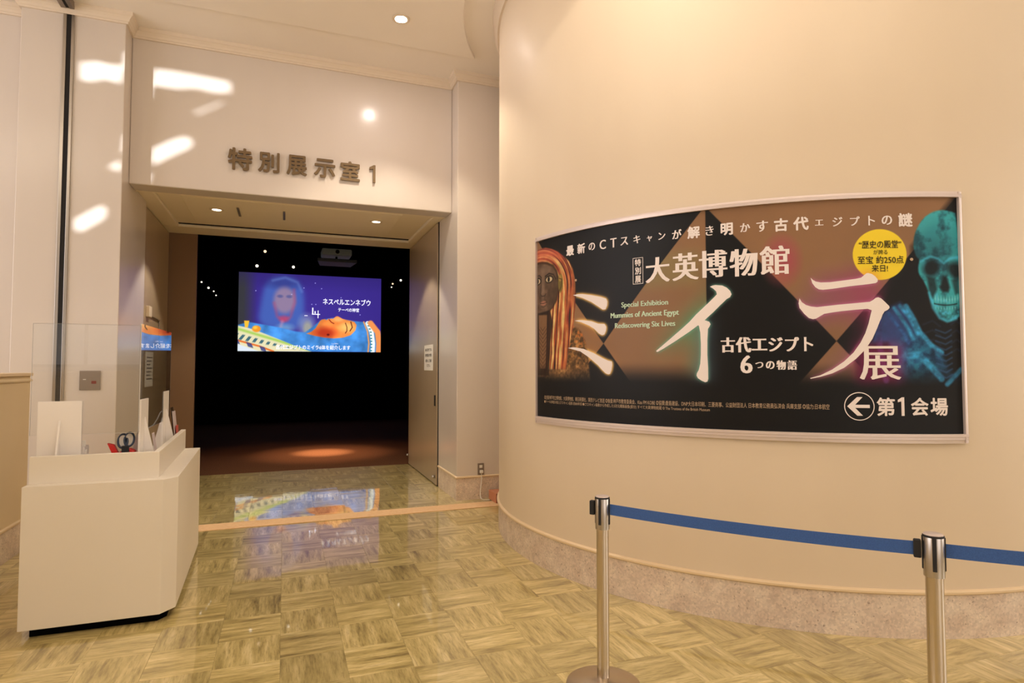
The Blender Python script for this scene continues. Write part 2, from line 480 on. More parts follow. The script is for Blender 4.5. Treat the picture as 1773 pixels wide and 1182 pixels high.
# round wall with granite foot, lip and crown
rw = struct(MB().lathe([(CR, -0.0), (CR, ZC+0.06)], CYL, 256).build('wall_right', M['round'], smooth=True), 'large round beige wall that carries the exhibition poster')
RA0, RA1 = math.radians(140), math.radians(330)
cr2 = struct(MB().lathe([(CR, 4.53), (CR+0.018, 4.53), (CR+0.022, 4.55), (CR+0.045, 4.60), (CR+0.055, 4.61), (CR+0.06, 4.669)], CYL, 200, a0=RA0, a1=RA1).build('trim_2', M['crown'], smooth=True), 'crown moulding around the round wall')
bb = struct(MB().lathe([(CR+0.004, 0.0), (CR+0.004, 0.232)], CYL, 200, a0=RA0, a1=RA1).build('baseboard_right', M['granite'], smooth=True), 'speckled pink granite foot of the round wall')
under(bb, MB().lathe([(CR, 0.230), (CR+0.012, 0.230), (CR+0.018, 0.236), (CR+0.018, 0.246), (CR+0.011, 0.253), (CR, 0.255)], CYL, 200, a0=RA0, a1=RA1).build('lip_moulding', M['trim'], smooth=True))

# granite foot and lip on the right pier, left pier and left walls
LIP = [(0.0, 0.232), (0.010, 0.232), (0.014, 0.238), (0.014, 0.248), (0.008, 0.254), (0.0, 0.256)]
FOOT = [(0.0, 0.0), (0.004, 0.0), (0.004, 0.233), (0.0, 0.233)]
def foot(name, path, lbl):
    o = struct(sweep(name, path, FOOT, M['granite']), lbl)
    under(o, sweep('lip_moulding', path, LIP, M['trim']))
    return o
foot('baseboard_front', [(1.745, 7.17), (1.745, 6.355), (2.9, 6.355)], 'granite foot of the right pier')
foot('baseboard_pier', [(-6.5, 6.55), (-2.2, 6.55), (-2.2, 6.355), (-1.41, 6.355), (-1.41, 7.3)], 'granite foot of the left pier and wall')

# low wall on the left
lw = struct(MB().box(-2.05, -1.90, -3.0, 5.90, 0, 1.36).build('wall_left', M['low'], bevel=0.004), 'low beige wall left of the counter')
under(lw, MB().box(-2.07, -1.885, -3.0, 5.915, 1.36, 1.385).build('coping', M['trim'], bevel=0.005))
under(lw, sweep('edge_moulding', [(-1.90, -3.0), (-1.90, 5.90), (-2.05, 5.90)], [(0, 1.315), (0.008, 1.315), (0.012, 1.325), (0.006, 1.338), (0, 1.34)], M['low']))
foot('baseboard_left', [(-1.90, -3.0), (-1.90, 5.90), (-2.05, 5.90)], 'granite foot of the low wall')

# slot for the sliding partition in the left pier and its track on the ceiling
pt = tag(empty('partition_track', (-1.843, 6.355, 0)), 'dark partition channel with steel edges running up the left pier and along the ceiling', 'track')
under(pt, MB().box(-1.862, -1.826, 6.344, 6.356, 0.25, 4.60).build('dark_channel', M['dark']))
under(pt, MB().box(-1.888, -1.862, 6.340, 6.356, 0.25, 4.60).build('steel_edge', M['steel'], bevel=0.002))
under(pt, MB().box(-1.826, -1.804, 6.340, 6.356, 0.25, 4.60).build('steel_edge', M['steel'], bevel=0.002))
under(pt, MB().box(-1.855, -1.830, -3.0, 6.30, ZC-0.04, ZC+0.04).build('dark_channel', M['dark']))
under(pt, MB().box(-1.895, -1.855, -3.0, 6.30, ZC-0.045, ZC+0.04).build('track_rail', M['plate']))
under(pt, MB().box(-1.830, -1.795, -3.0, 6.30, ZC-0.045, ZC+0.04).build('track_rail', M['plate']))

# doors of the opening (folded back against the reveals)
def hinge_door(name, x, side, y0, y1, lbl):
    d = struct(MB().box(min(x, x+side*0.03), max(x, x+side*0.03), y0, y1, 0.012, 3.185).build(name, M['door'], bevel=0.003), lbl)
    under(d, MB().box(min(x+side*0.012, x+side*0.034), max(x+side*0.012, x+side*0.034), y0-0.018, y1+0.012, 0.001, 3.20).build('door_gap', M['dark']))
    return d
d2 = hinge_door('door_2', 1.725, 1, 7.20, 8.96, 'tall taupe door folded against the right reveal')
d1 = hinge_door('door_1', -1.440, -1, 7.42, 8.96, 'tall taupe door folded against the left reveal')
under(d2, MB().box(1.718, 1.727, 7.255, 7.315, 0.955, 1.085).build('door_handle', M['dark'], bevel=0.003))
under(d2, MB().lathe([(0.0, 0.12), (0.018, 0.118), (0.022, 0.10), (0.012, 0.085), (0.0, 0.085)], (1.705, 7.28), 16).build('door_stop', M['steel'], smooth=True))
under(d2, MB().lathe([(0.0, 0.16), (0.018, 0.158), (0.022, 0.14), (0.012, 0.125), (0.0, 0.125)], (1.705, 8.93), 16).build('door_stop', M['steel'], smooth=True))

# dark exhibition room behind
R0, R1 = -5.0, 5.6
struct(MB().box(R0, R1, 9.0, 17.6, -0.12, 0.0).build('floor_exhibition_room', M['carpet']), 'dark brown carpet of the exhibition room')
struct(MB().box(R0, R1, 16.74, 16.9, 0, 4.8).build('wall_back_exhibition', M['black']), 'black back wall of the exhibition room')
struct(MB().box(R0-0.1, R0, 9.0, 17.2, 0, 4.8).build('wall_left_exhibition', M['black']))
struct(MB().box(R1, R1+0.1, 9.0, 17.2, 0, 4.8).build('wall_right_exhibition', M['black']))
struct(MB().box(R0, R1, 9.0, 17.2, 4.8, 4.9).build('ceiling_exhibition', M['black']), 'black ceiling of the exhibition room')
struct(MB().box(-5.0, -1.115, 9.0, 9.06, 0, 4.8).build('wall_strip_left', mat('brown_wall', (128, 98, 70), 0.6)), 'brown wall strip at the left of the dark room')
struct(MB().box(1.76, 5.6, 9.0, 9.06, 0, 4.8).box(-1.115, 1.76, 9.0, 9.06, 3.2, 4.8).build('wall_strip_right', M['black']))

# far walls of the hall, out of view, with the windows that give the daylight
def holed_wall(name, X, y0, y1, z0, z1, holes, m):
    bm = bmesh.new()
    def loop(ps):
        vs = [bm.verts.new((X, a, b)) for a, b in ps]
        return [bm.edges.new((vs[i], vs[(i+1) % len(vs)])) for i in range(len(vs))]
    es = loop([(y0, z0), (y1, z0), (y1, z1), (y0, z1)])
    for h in holes:
        es += loop(h)
    bmesh.ops.triangle_fill(bm, use_beauty=True, edges=es)
    ext = bmesh.ops.extrude_face_region(bm, geom=bm.faces[:])
    bmesh.ops.translate(bm, vec=(-0.02, 0, 0), verts=[v for v in ext['geom'] if isinstance(v, bmesh.types.BMVert)])
    me = bpy.data.meshes.new(name); bm.to_mesh(me); bm.free()
    me.materials.append(m)
    o = bpy.data.objects.new(name, me); COL.objects.link(o)
    return o
PATCH_HOLES = [  # unseen openings, outlined to throw the sun patches onto the front wall
    [(0.048, 4.278), (0.053, 4.435), (-0.02, 4.442), (-0.06, 4.462), (-0.151, 4.472), (-0.25, 4.462), (-0.391, 4.482), (-0.404, 4.61), (-0.62, 4.625), (-0.956, 4.635), (-1.315, 4.645), (-1.318, 4.533), (-1.131, 4.500), (-0.891, 4.507), (-0.691, 4.466), (-0.409, 4.455), (-0.384, 4.314), (-0.215, 4.328), (-0.069, 4.282)],
    [(-0.877, 4.255), (-1.222, 4.430), (-1.236, 4.412), (-0.911, 4.240)],
    [(-0.258, 3.521), (-0.400, 3.615), (-0.414, 3.83), (-0.639, 3.952), (-0.803, 4.01), (-0.878, 3.975), (-0.86, 3.909), (-0.643, 3.793), (-0.419, 3.667), (-0.400, 3.503)],
    [(0.058, 3.012), (-0.107, 3.114), (-0.222, 3.174), (-0.27, 3.143), (-0.249, 3.056), (-0.111, 2.968), (0.014, 2.898), (0.061, 2.935)]]
WIN1 = [(0.5, 1.35), (5.6, 1.35), (5.6, 4.25), (0.5, 4.25)]
struct(holed_wall('wall_left_outer', -6.5, -7.2, 6.8, 0, ZC+0.2, PATCH_HOLES, M['ceil']))
struct(MB().box(-6.5, 8.0, -7.2, -7.0, 0, ZC+0.1).build('wall_back', M['ceil']))
struct(MB().box(7.8, 8.0, -7.0, 6.6, 0, ZC+0.1).build('wall_right_outer', M['ceil']))
struct(MB().box(4.2, 8.0, 6.355, 6.6, 0, ZC+0.1).build('wall_front_outer', M['ceil']))
def big_window(name, horizontal, c, a0, a1, z0, z1, n):
    w_ = struct(empty(name, (c if not horizontal else a0, a0 if not horizontal else c, z0)))
    fr = MB(); t = 0.03
    for i in range(n):
        u0 = a0+(a1-a0)*i/n+t; u1 = a0+(a1-a0)*(i+1)/n-t
        p = MB()
        if horizontal: p.box(u0, u1, c+0.02, c+0.03, z0+t, z1-t)
        else: p.box(c+0.02, c+0.03, u0, u1, z0+t, z1-t)
        under(w_, p.build('pane', M['pane']))
    for i in range(n+1):
        u = a0+(a1-a0)*i/n
        if horizontal: fr.box(u-t, u+t, c, c+0.05, z0, z1)
        else: fr.box(c, c+0.05, u-t, u+t, z0, z1)
    for z in (z0, z1):
        if horizontal: fr.box(a0, a1, c, c+0.05, z-t, z+t)
        else: fr.box(c, c+0.05, a0, a1, z-t, z+t)
    under(w_, fr.build('window_frame', M['steel']))
big_window('window_1', False, -6.5, 0.5, 5.8, 1.35, 4.25, 5)
big_window('window_4', False, 7.77, -3.5, 1.1, 0.8, 3.6, 4)
big_window('window_3', True, -7.0, 0.9, 5.9, 1.0, 3.6, 4)
big_window('window_2', True, -7.0, -6.2, -0.6, 1.45, 4.4, 5)

# ------------------------------------------------------------------ FLOOR TILES
def tile_obj_data():
    b = MB(); h = TILE/2-0.0003; e = 0.0008
    b.v = [(-h, -h, -0.005), (h, -h, -0.005), (h, h, -0.005), (-h, h, -0.005),
           (-h, -h, -e*0.6), (h, -h, -e*0.6), (h, h, -e*0.6), (-h, h, -e*0.6),
           (-h+e, -h+e, 0), (h-e, -h+e, 0), (h-e, h-e, 0), (-h+e, h-e, 0)]
    b.f = [(8, 9, 10, 11)]
    for i in range(4):
        j = (i+1) % 4
        b.f.append((i, j, 4+j, 4+i)); b.f.append((4+i, 4+j, 8+j, 8+i))
    return b
tb = tile_obj_data()
tile0 = tb.build('tile', M['tile'])
COL.objects.unlink(tile0)
YOFF = 2.642
TANH = 0.5*1773/1050.9
cells = []
ix0, ix1 = int(-6.5/TILE), int(8/TILE)
iy0, iy1 = int(-7.2/TILE)-9, int(6.5/TILE)+12
for ix in range(ix0, ix1+1):
    for iy in range(iy0, iy1+1):
        cx, cy = (ix+0.5)*TILE, YOFF+(iy+0.5)*TILE
        y0, y1 = YOFF+iy*TILE, YOFF+(iy+1)*TILE
        if y0 < -7.0 or cx < -6.4 or cx > 7.8: continue
        if cy > 8.95: continue
        if math.hypot(cx-CYL[0], cy-CYL[1]) < CR-0.22: continue
        if cy > 6.36+0.15 and not (-1.56 < cx < 1.9): continue
        if cy > 6.7 and cx > 4.2: continue
        cells.append((cx, cy))
def seen(cx, cy):
    # inside the photograph's floor area and not behind the counter or the round wall
    v = Vector((cx, cy, -1.435)); d = v.dot(fw)
    if d < 0.3: return False
    sx = v.dot(rt)/d; sy = v.dot(up)/d
    if abs(sx) > TANH+0.08 or sy < -0.5*1182/1050.9-0.08: return False
    # counter
    for t in np.linspace(0.3, 0.995, 40):
        x, y, z = cx*t, cy*t, 1.435*(1-t)
        if z < 0.75 and -1.25 < x < -0.66 and 4.0 < y < 5.35: return False
        if math.hypot(x-CYL[0], y-CYL[1]) < CR-0.12: return False
        if z < 1.3 and x < -1.95 and y < 5.8: return False
        if y > 6.4 and abs(x-0.17) > 1.7: return False
    return True
vis = sorted([c for c in cells if seen(*c)], key=lambda c: c[0]**2+c[1]**2)
single = set(vis[:300])
for c in vis[:300]:
    o = tile0.copy(); COL.objects.link(o)
    o.location = (c[0], c[1], random.uniform(-0.0003, 0.0))
    o.rotation_euler = (random.gauss(0, 0.0016), random.gauss(0, 0.0016), 0)
    o.parent = floor
rest = MB()
for c in cells:
    if c in single: continue
    b = len(rest.v); rx, ry = random.gauss(0, 0.0016), random.gauss(0, 0.0016)
    for v in tb.v:
        rest.v.append((v[0]+c[0], v[1]+c[1], v[2]+v[0]*rx+v[1]*ry))
    for f in tb.f:
        rest.f.append(tuple(b+i for i in f)); rest.mi.append(0)
ro = rest.build('outer_tiles', M['tile'], floor)
ro['kind'] = 'stuff'

st = MB().box(-1.88, 2.12, 5.955, 6.185, 0.0005, 0.006).build('floor_strip', M['strip'], bevel=0.002)
tag(st, 'flat orange beige strip laid across the tiles in front of the opening', 'floor strip')

# ------------------------------------------------------------------ LETTERING
_gc = {}
def glyph(text, off=0.0):
    """triangles of a text with the built-in font, 2-D, and its bounds"""
    key = (text, off)
    if key in _gc: return _gc[key]
    c = bpy.data.curves.new('lettering', 'FONT'); c.body = text; c.offset = off; c.resolution_u = 3
    o = bpy.data.objects.new('lettering', c); COL.objects.link(o)
    dg = bpy.context.evaluated_depsgraph_get()
    me = bpy.data.meshes.new_from_object(o.evaluated_get(dg))
    V = [(v.co.x, v.co.y) for v in me.vertices]; F = [tuple(p.vertices) for p in me.polygons]
    bpy.data.objects.remove(o); bpy.data.curves.remove(c); bpy.data.meshes.remove(me)
    xs = [p[0] for p in V] or [0, 1]; ys = [p[1] for p in V] or [0, 1]
    _gc[key] = (V, F, (min(xs), max(xs), min(ys), max(ys)))
    return _gc[key]

class Flat:
    """collects flat shapes in (s, z) surface coordinates"""
    def __init__(s, place, off=0.0):
        s.place = place; s.V = []; s.F = []; s.off = off
    def raw(s, V, F, lift=0.0):
        b = len(s.V)
        s.V += [(x, y, lift) for x, y in V]; s.F += [tuple(b+i for i in f) for f in F]
    def text(s, t, x0, x1, y0, y1, off=0.0, smear=0.0, aspect=None):
        if off > 0: bold, off = off*(y1-y0)*0.9, 0.0
        else: bold = 0
        """fit text into the box; smear widens the vertical strokes (fraction of glyph width)"""
        V, F, (a0, a1, b0, b1) = glyph(t, off)
        sx = (x1-x0)/(a1-a0); sy = (y1-y0)/(b1-b0)
        if smear:
            wd = smear*(x1-x0); sx = (x1-x0-wd)/(a1-a0)
            ks = [-0.5, -0.17, 0.17, 0.5]
        else:
            wd = 0; ks = [0]
        cx = (x0+x1)/2
        q = 0
        dd = [(0, 0)] if not bold else [(bold*math.cos(a), bold*math.sin(a)) for a in (0.4, 1.57, 2.75, 3.54, 4.71, 5.88)]+[(0, 0)]
        for k in ks:
            for du, dv in dd:
                s.raw([(cx+(x-(a0+a1)/2)*sx+k*wd+du, y0+(y-b0)*sy+dv) for x, y in V], F, q*0.00003)
                q += 1
    def one(s, x0, x1, y0, y1, w):
        h = y1-y0; xr = x1-(x1-x0)*0.1
        s.poly([(xr-w, y0), (xr, y0), (xr, y1), (xr-w*0.75, y1), (x0, y1-h*0.14), (x0, y1-h*0.27), (xr-w, y1-h*0.22)])
    def line(s, t, x0, y0, h, x1=None, off=0.0, smear=0.0):
        V, F, (a0, a1, b0, b1) = glyph(t, off)
        wd = (a1-a0)*h/(b1-b0)
        s.text(t, x0, x1 if x1 else x0+wd, y0, y0+h, off, smear)
    def char(s, t, cx, cy, h, off=0.0, smear=0.0, k=0.95):
        V, F, (a0, a1, b0, b1) = glyph(t, off)
        wd = (a1-a0)*h/(b1-b0)*k
        s.text(t, cx-wd/2, cx+wd/2, cy-h/2, cy+h/2, off, smear)
    def poly(s, pts, lift=0.0):
        P = [Vector((p[0], p[1], 0)) for p in pts]
        s.raw(pts, tessellate_polygon([P]), lift)
    def ring(s, cx, cy, r0, r1, n=48):
        V = []; F = []
        for i in range(n):
            a = 2*PI*i/n
            V += [(cx+r0*math.cos(a), cy+r0*math.sin(a)), (cx+r1*math.cos(a), cy+r1*math.sin(a))]
            j = (i+1) % n
            F.append((2*i, 2*i+1, 2*j+1, 2*j))
        s.raw(V, F)
    def build(s, name, m, parent, maxlen=0.05, thick=0.0):
        bm = bmesh.new()
        vs = [bm.verts.new(v) for v in s.V]
        for f in s.F:
            if len(set(f)) < 3: continue
            try: bm.faces.new([vs[i] for i in f])
            except ValueError: pass
        if maxlen:
            for _ in range(6):
                le = [e for e in bm.edges if e.calc_length() > maxlen]
                if not le: break
                bmesh.ops.subdivide_edges(bm, edges=le, cuts=1)
                bmesh.ops.triangulate(bm, faces=bm.faces[:])
        if thick:
            bmesh.ops.remove_doubles(bm, verts=bm.verts, dist=1e-5)
            ext = bmesh.ops.extrude_face_region(bm, geom=bm.faces[:])
            for v in ext['geom']:
                if isinstance(v, bmesh.types.BMVert): v.co.z += thick
        for v in bm.verts:
            v.co = s.place(v.co.x, v.co.y, s.off+v.co.z)
        bmesh.ops.recalc_face_normals(bm, faces=bm.faces) if thick else None
        me = bpy.data.meshes.new(name); bm.to_mesh(me); bm.free()
        me.materials.append(m)
        o = bpy.data.objects.new(name, me); COL.objects.link(o)
        if parent is not None: under(parent, o)
        return o

# raised letters above the opening
sign = tag(empty('wall_sign', (0.2, 6.6, 3.51)), 'raised bronze wall lettering reading 特別展示室1 above the opening', 'sign')
LET = [('特', -0.447, 0.212), ('別', -0.178, 0.197), ('展', 0.089, 0.197), ('示', 0.364, 0.187), ('室', 0.624, 0.197)]
for t, x, h in LET:
    F_ = Flat(lambda a, b, c: Vector((a, 6.598-c, b)), 0.012)
    F_.char(t, x, 3.51, h, off=0.030, k=1.0)
    F_.build('letter', M['bronze'], sign, maxlen=0, thick=0.018)
F_ = Flat(lambda a, b, c: Vector((a, 6.598-c, b)), 0.012)
F_.one(0.825, 0.895, 3.413, 3.602, 0.026)
F_.build('letter', M['bronze'], sign, maxlen=0, thick=0.018)

# ------------------------------------------------------------------ PAINTING HELPERS (numpy)
rng = np.random.default_rng(3)
def vnoise(X, Y, sx, sy, seed=0):
    r = np.random.default_rng(seed); G = r.random((257, 257))
    u = X*sx+37.1; v = Y*sy+11.3
    i = np.floor(u).astype(int); j = np.floor(v).astype(int); a = u-i; b = v-j
    a = a*a*(3-2*a); b = b*b*(3-2*b); i %= 256; j %= 256
    return (G[j, i]*(1-a)+G[j, i+1]*a)*(1-b)+(G[j+1, i]*(1-a)+G[j+1, i+1]*a)*b
def fbm(X, Y, s, seed=0, o=4, ax=1.0):
    t = 0; amp = 0.5; tot = 0
    for k in range(o):
        t = t+amp*vnoise(X, Y, s*ax*2**k, s*2**k, seed+k); tot += amp; amp *= 0.5
    return t/tot
def pmask(X, Y, pts, soft=0.003):
    """antialiased polygon mask"""
    ins = np.zeros(X.shape, bool); D = np.full(X.shape, 1e9)
    n = len(pts)
    for i in range(n):
        x0, y0 = pts[i]; x1, y1 = pts[(i+1) % n]
        c = ((y0 > Y) != (y1 > Y))
        with np.errstate(divide='ignore', invalid='ignore'):
            xx = (x1-x0)*(Y-y0)/(y1-y0 if y1 != y0 else 1e-9)+x0
        ins ^= c & (X < xx)
        dx, dy = x1-x0, y1-y0; L2 = dx*dx+dy*dy+1e-12
        t = np.clip(((X-x0)*dx+(Y-y0)*dy)/L2, 0, 1)
        D = np.minimum(D, np.hypot(X-x0-t*dx, Y-y0-t*dy))
    sd = np.where(ins, D, -D)
    return np.clip(0.5+sd/(2*soft), 0, 1)
def emask(X, Y, cx, cy, rx, ry, soft=0.05, rot=0.0):
    c, s_ = math.cos(rot), math.sin(rot)
    u = ((X-cx)*c+(Y-cy)*s_)/rx; v = (-(X-cx)*s_+(Y-cy)*c)/ry
    return np.clip(0.5+(1-np.hypot(u, v))/(2*soft), 0, 1)
def smask(X, Y, pts, w, soft=0.003):
    """stroke along a polyline; w may taper (w0, w1)"""
    out = np.zeros(X.shape); n = len(pts)
    w0, w1 = w if isinstance(w, tuple) else (w, w)
    for i in range(n-1):
        x0, y0 = pts[i]; x1, y1 = pts[i+1]; dx, dy = x1-x0, y1-y0
        t = np.clip(((X-x0)*dx+(Y-y0)*dy)/(dx*dx+dy*dy+1e-12), 0, 1)
        d = np.hypot(X-x0-t*dx, Y-y0-t*dy)
        ww = w0+(w1-w0)*((i+t)/(n-1))
        out = np.maximum(out, np.clip(0.5+(ww/2-d)/(2*soft), 0, 1))
    return out
def blur(A, n):
    for _ in range(3):
        for ax in (0, 1):
            c = np.cumsum(np.concatenate([np.repeat(np.take(A, [0], ax), n+1, ax), A, np.repeat(np.take(A, [-1], ax), n, ax)], ax), ax)
            hi = np.take(c, range(2*n+1, c.shape[ax]), ax); lo = np.take(c, range(0, c.shape[ax]-2*n-1), ax)
            A = (hi-lo)/(2*n+1)
    return A
def rgb(c):
    return np.array(c, float)/255
def over(I, c, m):
    c = np.asarray(c, float)
    if c.ndim == 1: c = c[None, None, :]
    return I*(1-m[..., None])+c*m[..., None]
def to_lin(I):
    I = np.clip(I, 0, 1)
    return np.where(I <= 0.04045, I/12.92, ((I+0.055)/1.055)**2.4)
def grid_mesh(name, I, place, m):
    """one vertex per picture cell, colour stored per vertex"""
    H, W = I.shape[:2]
    u, v = np.meshgrid(np.linspace(0, 1, W), np.linspace(0, 1, H))
    co = place(u.ravel(), v.ravel()).astype(np.float32)
    me = bpy.data.meshes.new(name)
    me.vertices.add(W*H); me.vertices.foreach_set('co', co.ravel())
    q = (W-1)*(H-1)
    j, i = np.meshgrid(np.arange(H-1), np.arange(W-1), indexing='ij')
    a = (j*W+i).ravel()
    idx = np.stack([a, a+1, a+W+1, a+W], 1).astype(np.int32)
    me.loops.add(q*4); me.loops.foreach_set('vertex_index', idx.ravel())
    me.polygons.add(q); me.polygons.foreach_set('loop_start', np.arange(0, q*4, 4, dtype=np.int32))
    me.update(calc_edges=True)
    at = me.color_attributes.new('Col', 'FLOAT_COLOR', 'POINT')
    C4 = np.ones((W*H, 4), np.float32); C4[:, :3] = to_lin(I).reshape(-1, 3)
    at.data.foreach_set('color', C4.ravel())
    me.materials.append(m)
    me.polygons.foreach_set('use_smooth', np.ones(q, bool))
    o = bpy.data.objects.new(name, me); COL.objects.link(o)
    return o
def chaikin(p, n=2):
    for _ in range(n):
        q = []
        for i in range(len(p)):
            a, b = p[i], p[(i+1) % len(p)]
            q += [(a[0]*.75+b[0]*.25, a[1]*.75+b[1]*.25), (a[0]*.25+b[0]*.75, a[1]*.25+b[1]*.75)]
        p = q
    return p

# ------------------------------------------------------------------ POSTER
RF = 2.375
def on_round(s, z, off):
    a = T0+s/RF; r = RF+off
    return Vector((CYL[0]+r*math.cos(a), CYL[1]+r*math.sin(a), 1.06+z))
STROKE = {
 'm1': [(0.403,0.858),(0.45,0.861),(0.49,0.858),(0.568,0.844),(0.641,0.827),(0.685,0.812),(0.695,0.793),(0.693,0.768),(0.68,0.743),(0.658,0.743),(0.622,0.766),(0.567,0.799),(0.49,0.832)],
 'm2': [(0.418,0.684),(0.459,0.686),(0.489,0.684),(0.566,0.672),(0.622,0.653),(0.671,0.649),(0.685,0.631),(0.683,0.606),(0.67,0.581),(0.652,0.577),(0.626,0.59),(0.589,0.621),(0.547,0.644),(0.479,0.67)],
 'm3': [(0.352,0.501),(0.396,0.505),(0.427,0.503),(0.498,0.492),(0.584,0.463),(0.656,0.429),(0.699,0.412),(0.726,0.407),(0.729,0.386),(0.722,0.35),(0.711,0.328),(0.698,0.325),(0.677,0.332),(0.651,0.353),(0.62,0.382),(0.546,0.434),(0.468,0.476)],
 'i1': [(1.353,0.838),(1.368,0.844),(1.384,0.846),(1.421,0.841),(1.446,0.827),(1.464,0.807),(1.471,0.788),(1.463,0.772),(1.445,0.762),(1.407,0.726),(1.37,0.689),(1.331,0.654),(1.306,0.629),(1.283,0.615),(1.234,0.58),(1.147,0.524),(1.078,0.483),(1.039,0.463),(1.032,0.465),(1.031,0.47),(1.05,0.485),(1.113,0.536),(1.188,0.598),(1.235,0.639),(1.274,0.681),(1.307,0.711),(1.345,0.746),(1.377,0.777),(1.391,0.792),(1.387,0.809),(1.371,0.826)],
 'i2': [(1.283,0.62),(1.299,0.634),(1.317,0.645),(1.331,0.641),(1.347,0.634),(1.354,0.62),(1.348,0.607),(1.339,0.593),(1.335,0.528),(1.334,0.443),(1.337,0.365),(1.337,0.303),(1.332,0.288),(1.32,0.284),(1.301,0.292),(1.279,0.307),(1.271,0.322),(1.273,0.335),(1.284,0.355),(1.293,0.391),(1.297,0.444),(1.298,0.509),(1.295,0.575),(1.289,0.608)],
 'r1': [(1.881,0.863),(1.893,0.85),(1.907,0.841),(1.931,0.835),(1.978,0.835),(2.049,0.843),(2.108,0.85),(2.135,0.856),(2.15,0.869),(2.162,0.879),(2.171,0.88),(2.189,0.875),(2.206,0.862),(2.218,0.846),(2.218,0.833),(2.208,0.825),(2.167,0.819),(2.078,0.81),(1.989,0.798),(1.942,0.794),(1.921,0.797),(1.904,0.809),(1.889,0.832)],
 'r2': [(1.823,0.751),(1.834,0.73),(1.855,0.713),(1.881,0.704),(1.911,0.7),(2.017,0.711),(2.129,0.72),(2.176,0.724),(2.194,0.735),(2.206,0.745),(2.218,0.748),(2.233,0.742),(2.254,0.721),(2.274,0.699),(2.275,0.69),(2.266,0.68),(2.249,0.671),(2.239,0.655),(2.231,0.633),(2.224,0.618),(2.209,0.58),(2.184,0.523),(2.147,0.466),(2.099,0.416),(2.039,0.368),(1.98,0.338),(1.921,0.319),(1.871,0.308),(1.869,0.312),(1.921,0.328),(1.98,0.359),(2.04,0.403),(2.088,0.451),(2.124,0.504),(2.149,0.555),(2.166,0.605),(2.178,0.656),(2.184,0.678),(2.164,0.686),(2.104,0.682),(2.034,0.675),(1.986,0.669),(1.945,0.662),(1.921,0.647),(1.904,0.637),(1.889,0.634),(1.868,0.641),(1.845,0.665),(1.822,0.698),(1.818,0.724)]}
PS0, PS1, PZ0, PZ1 = 0.003, 2.652, 0.016, 1.288

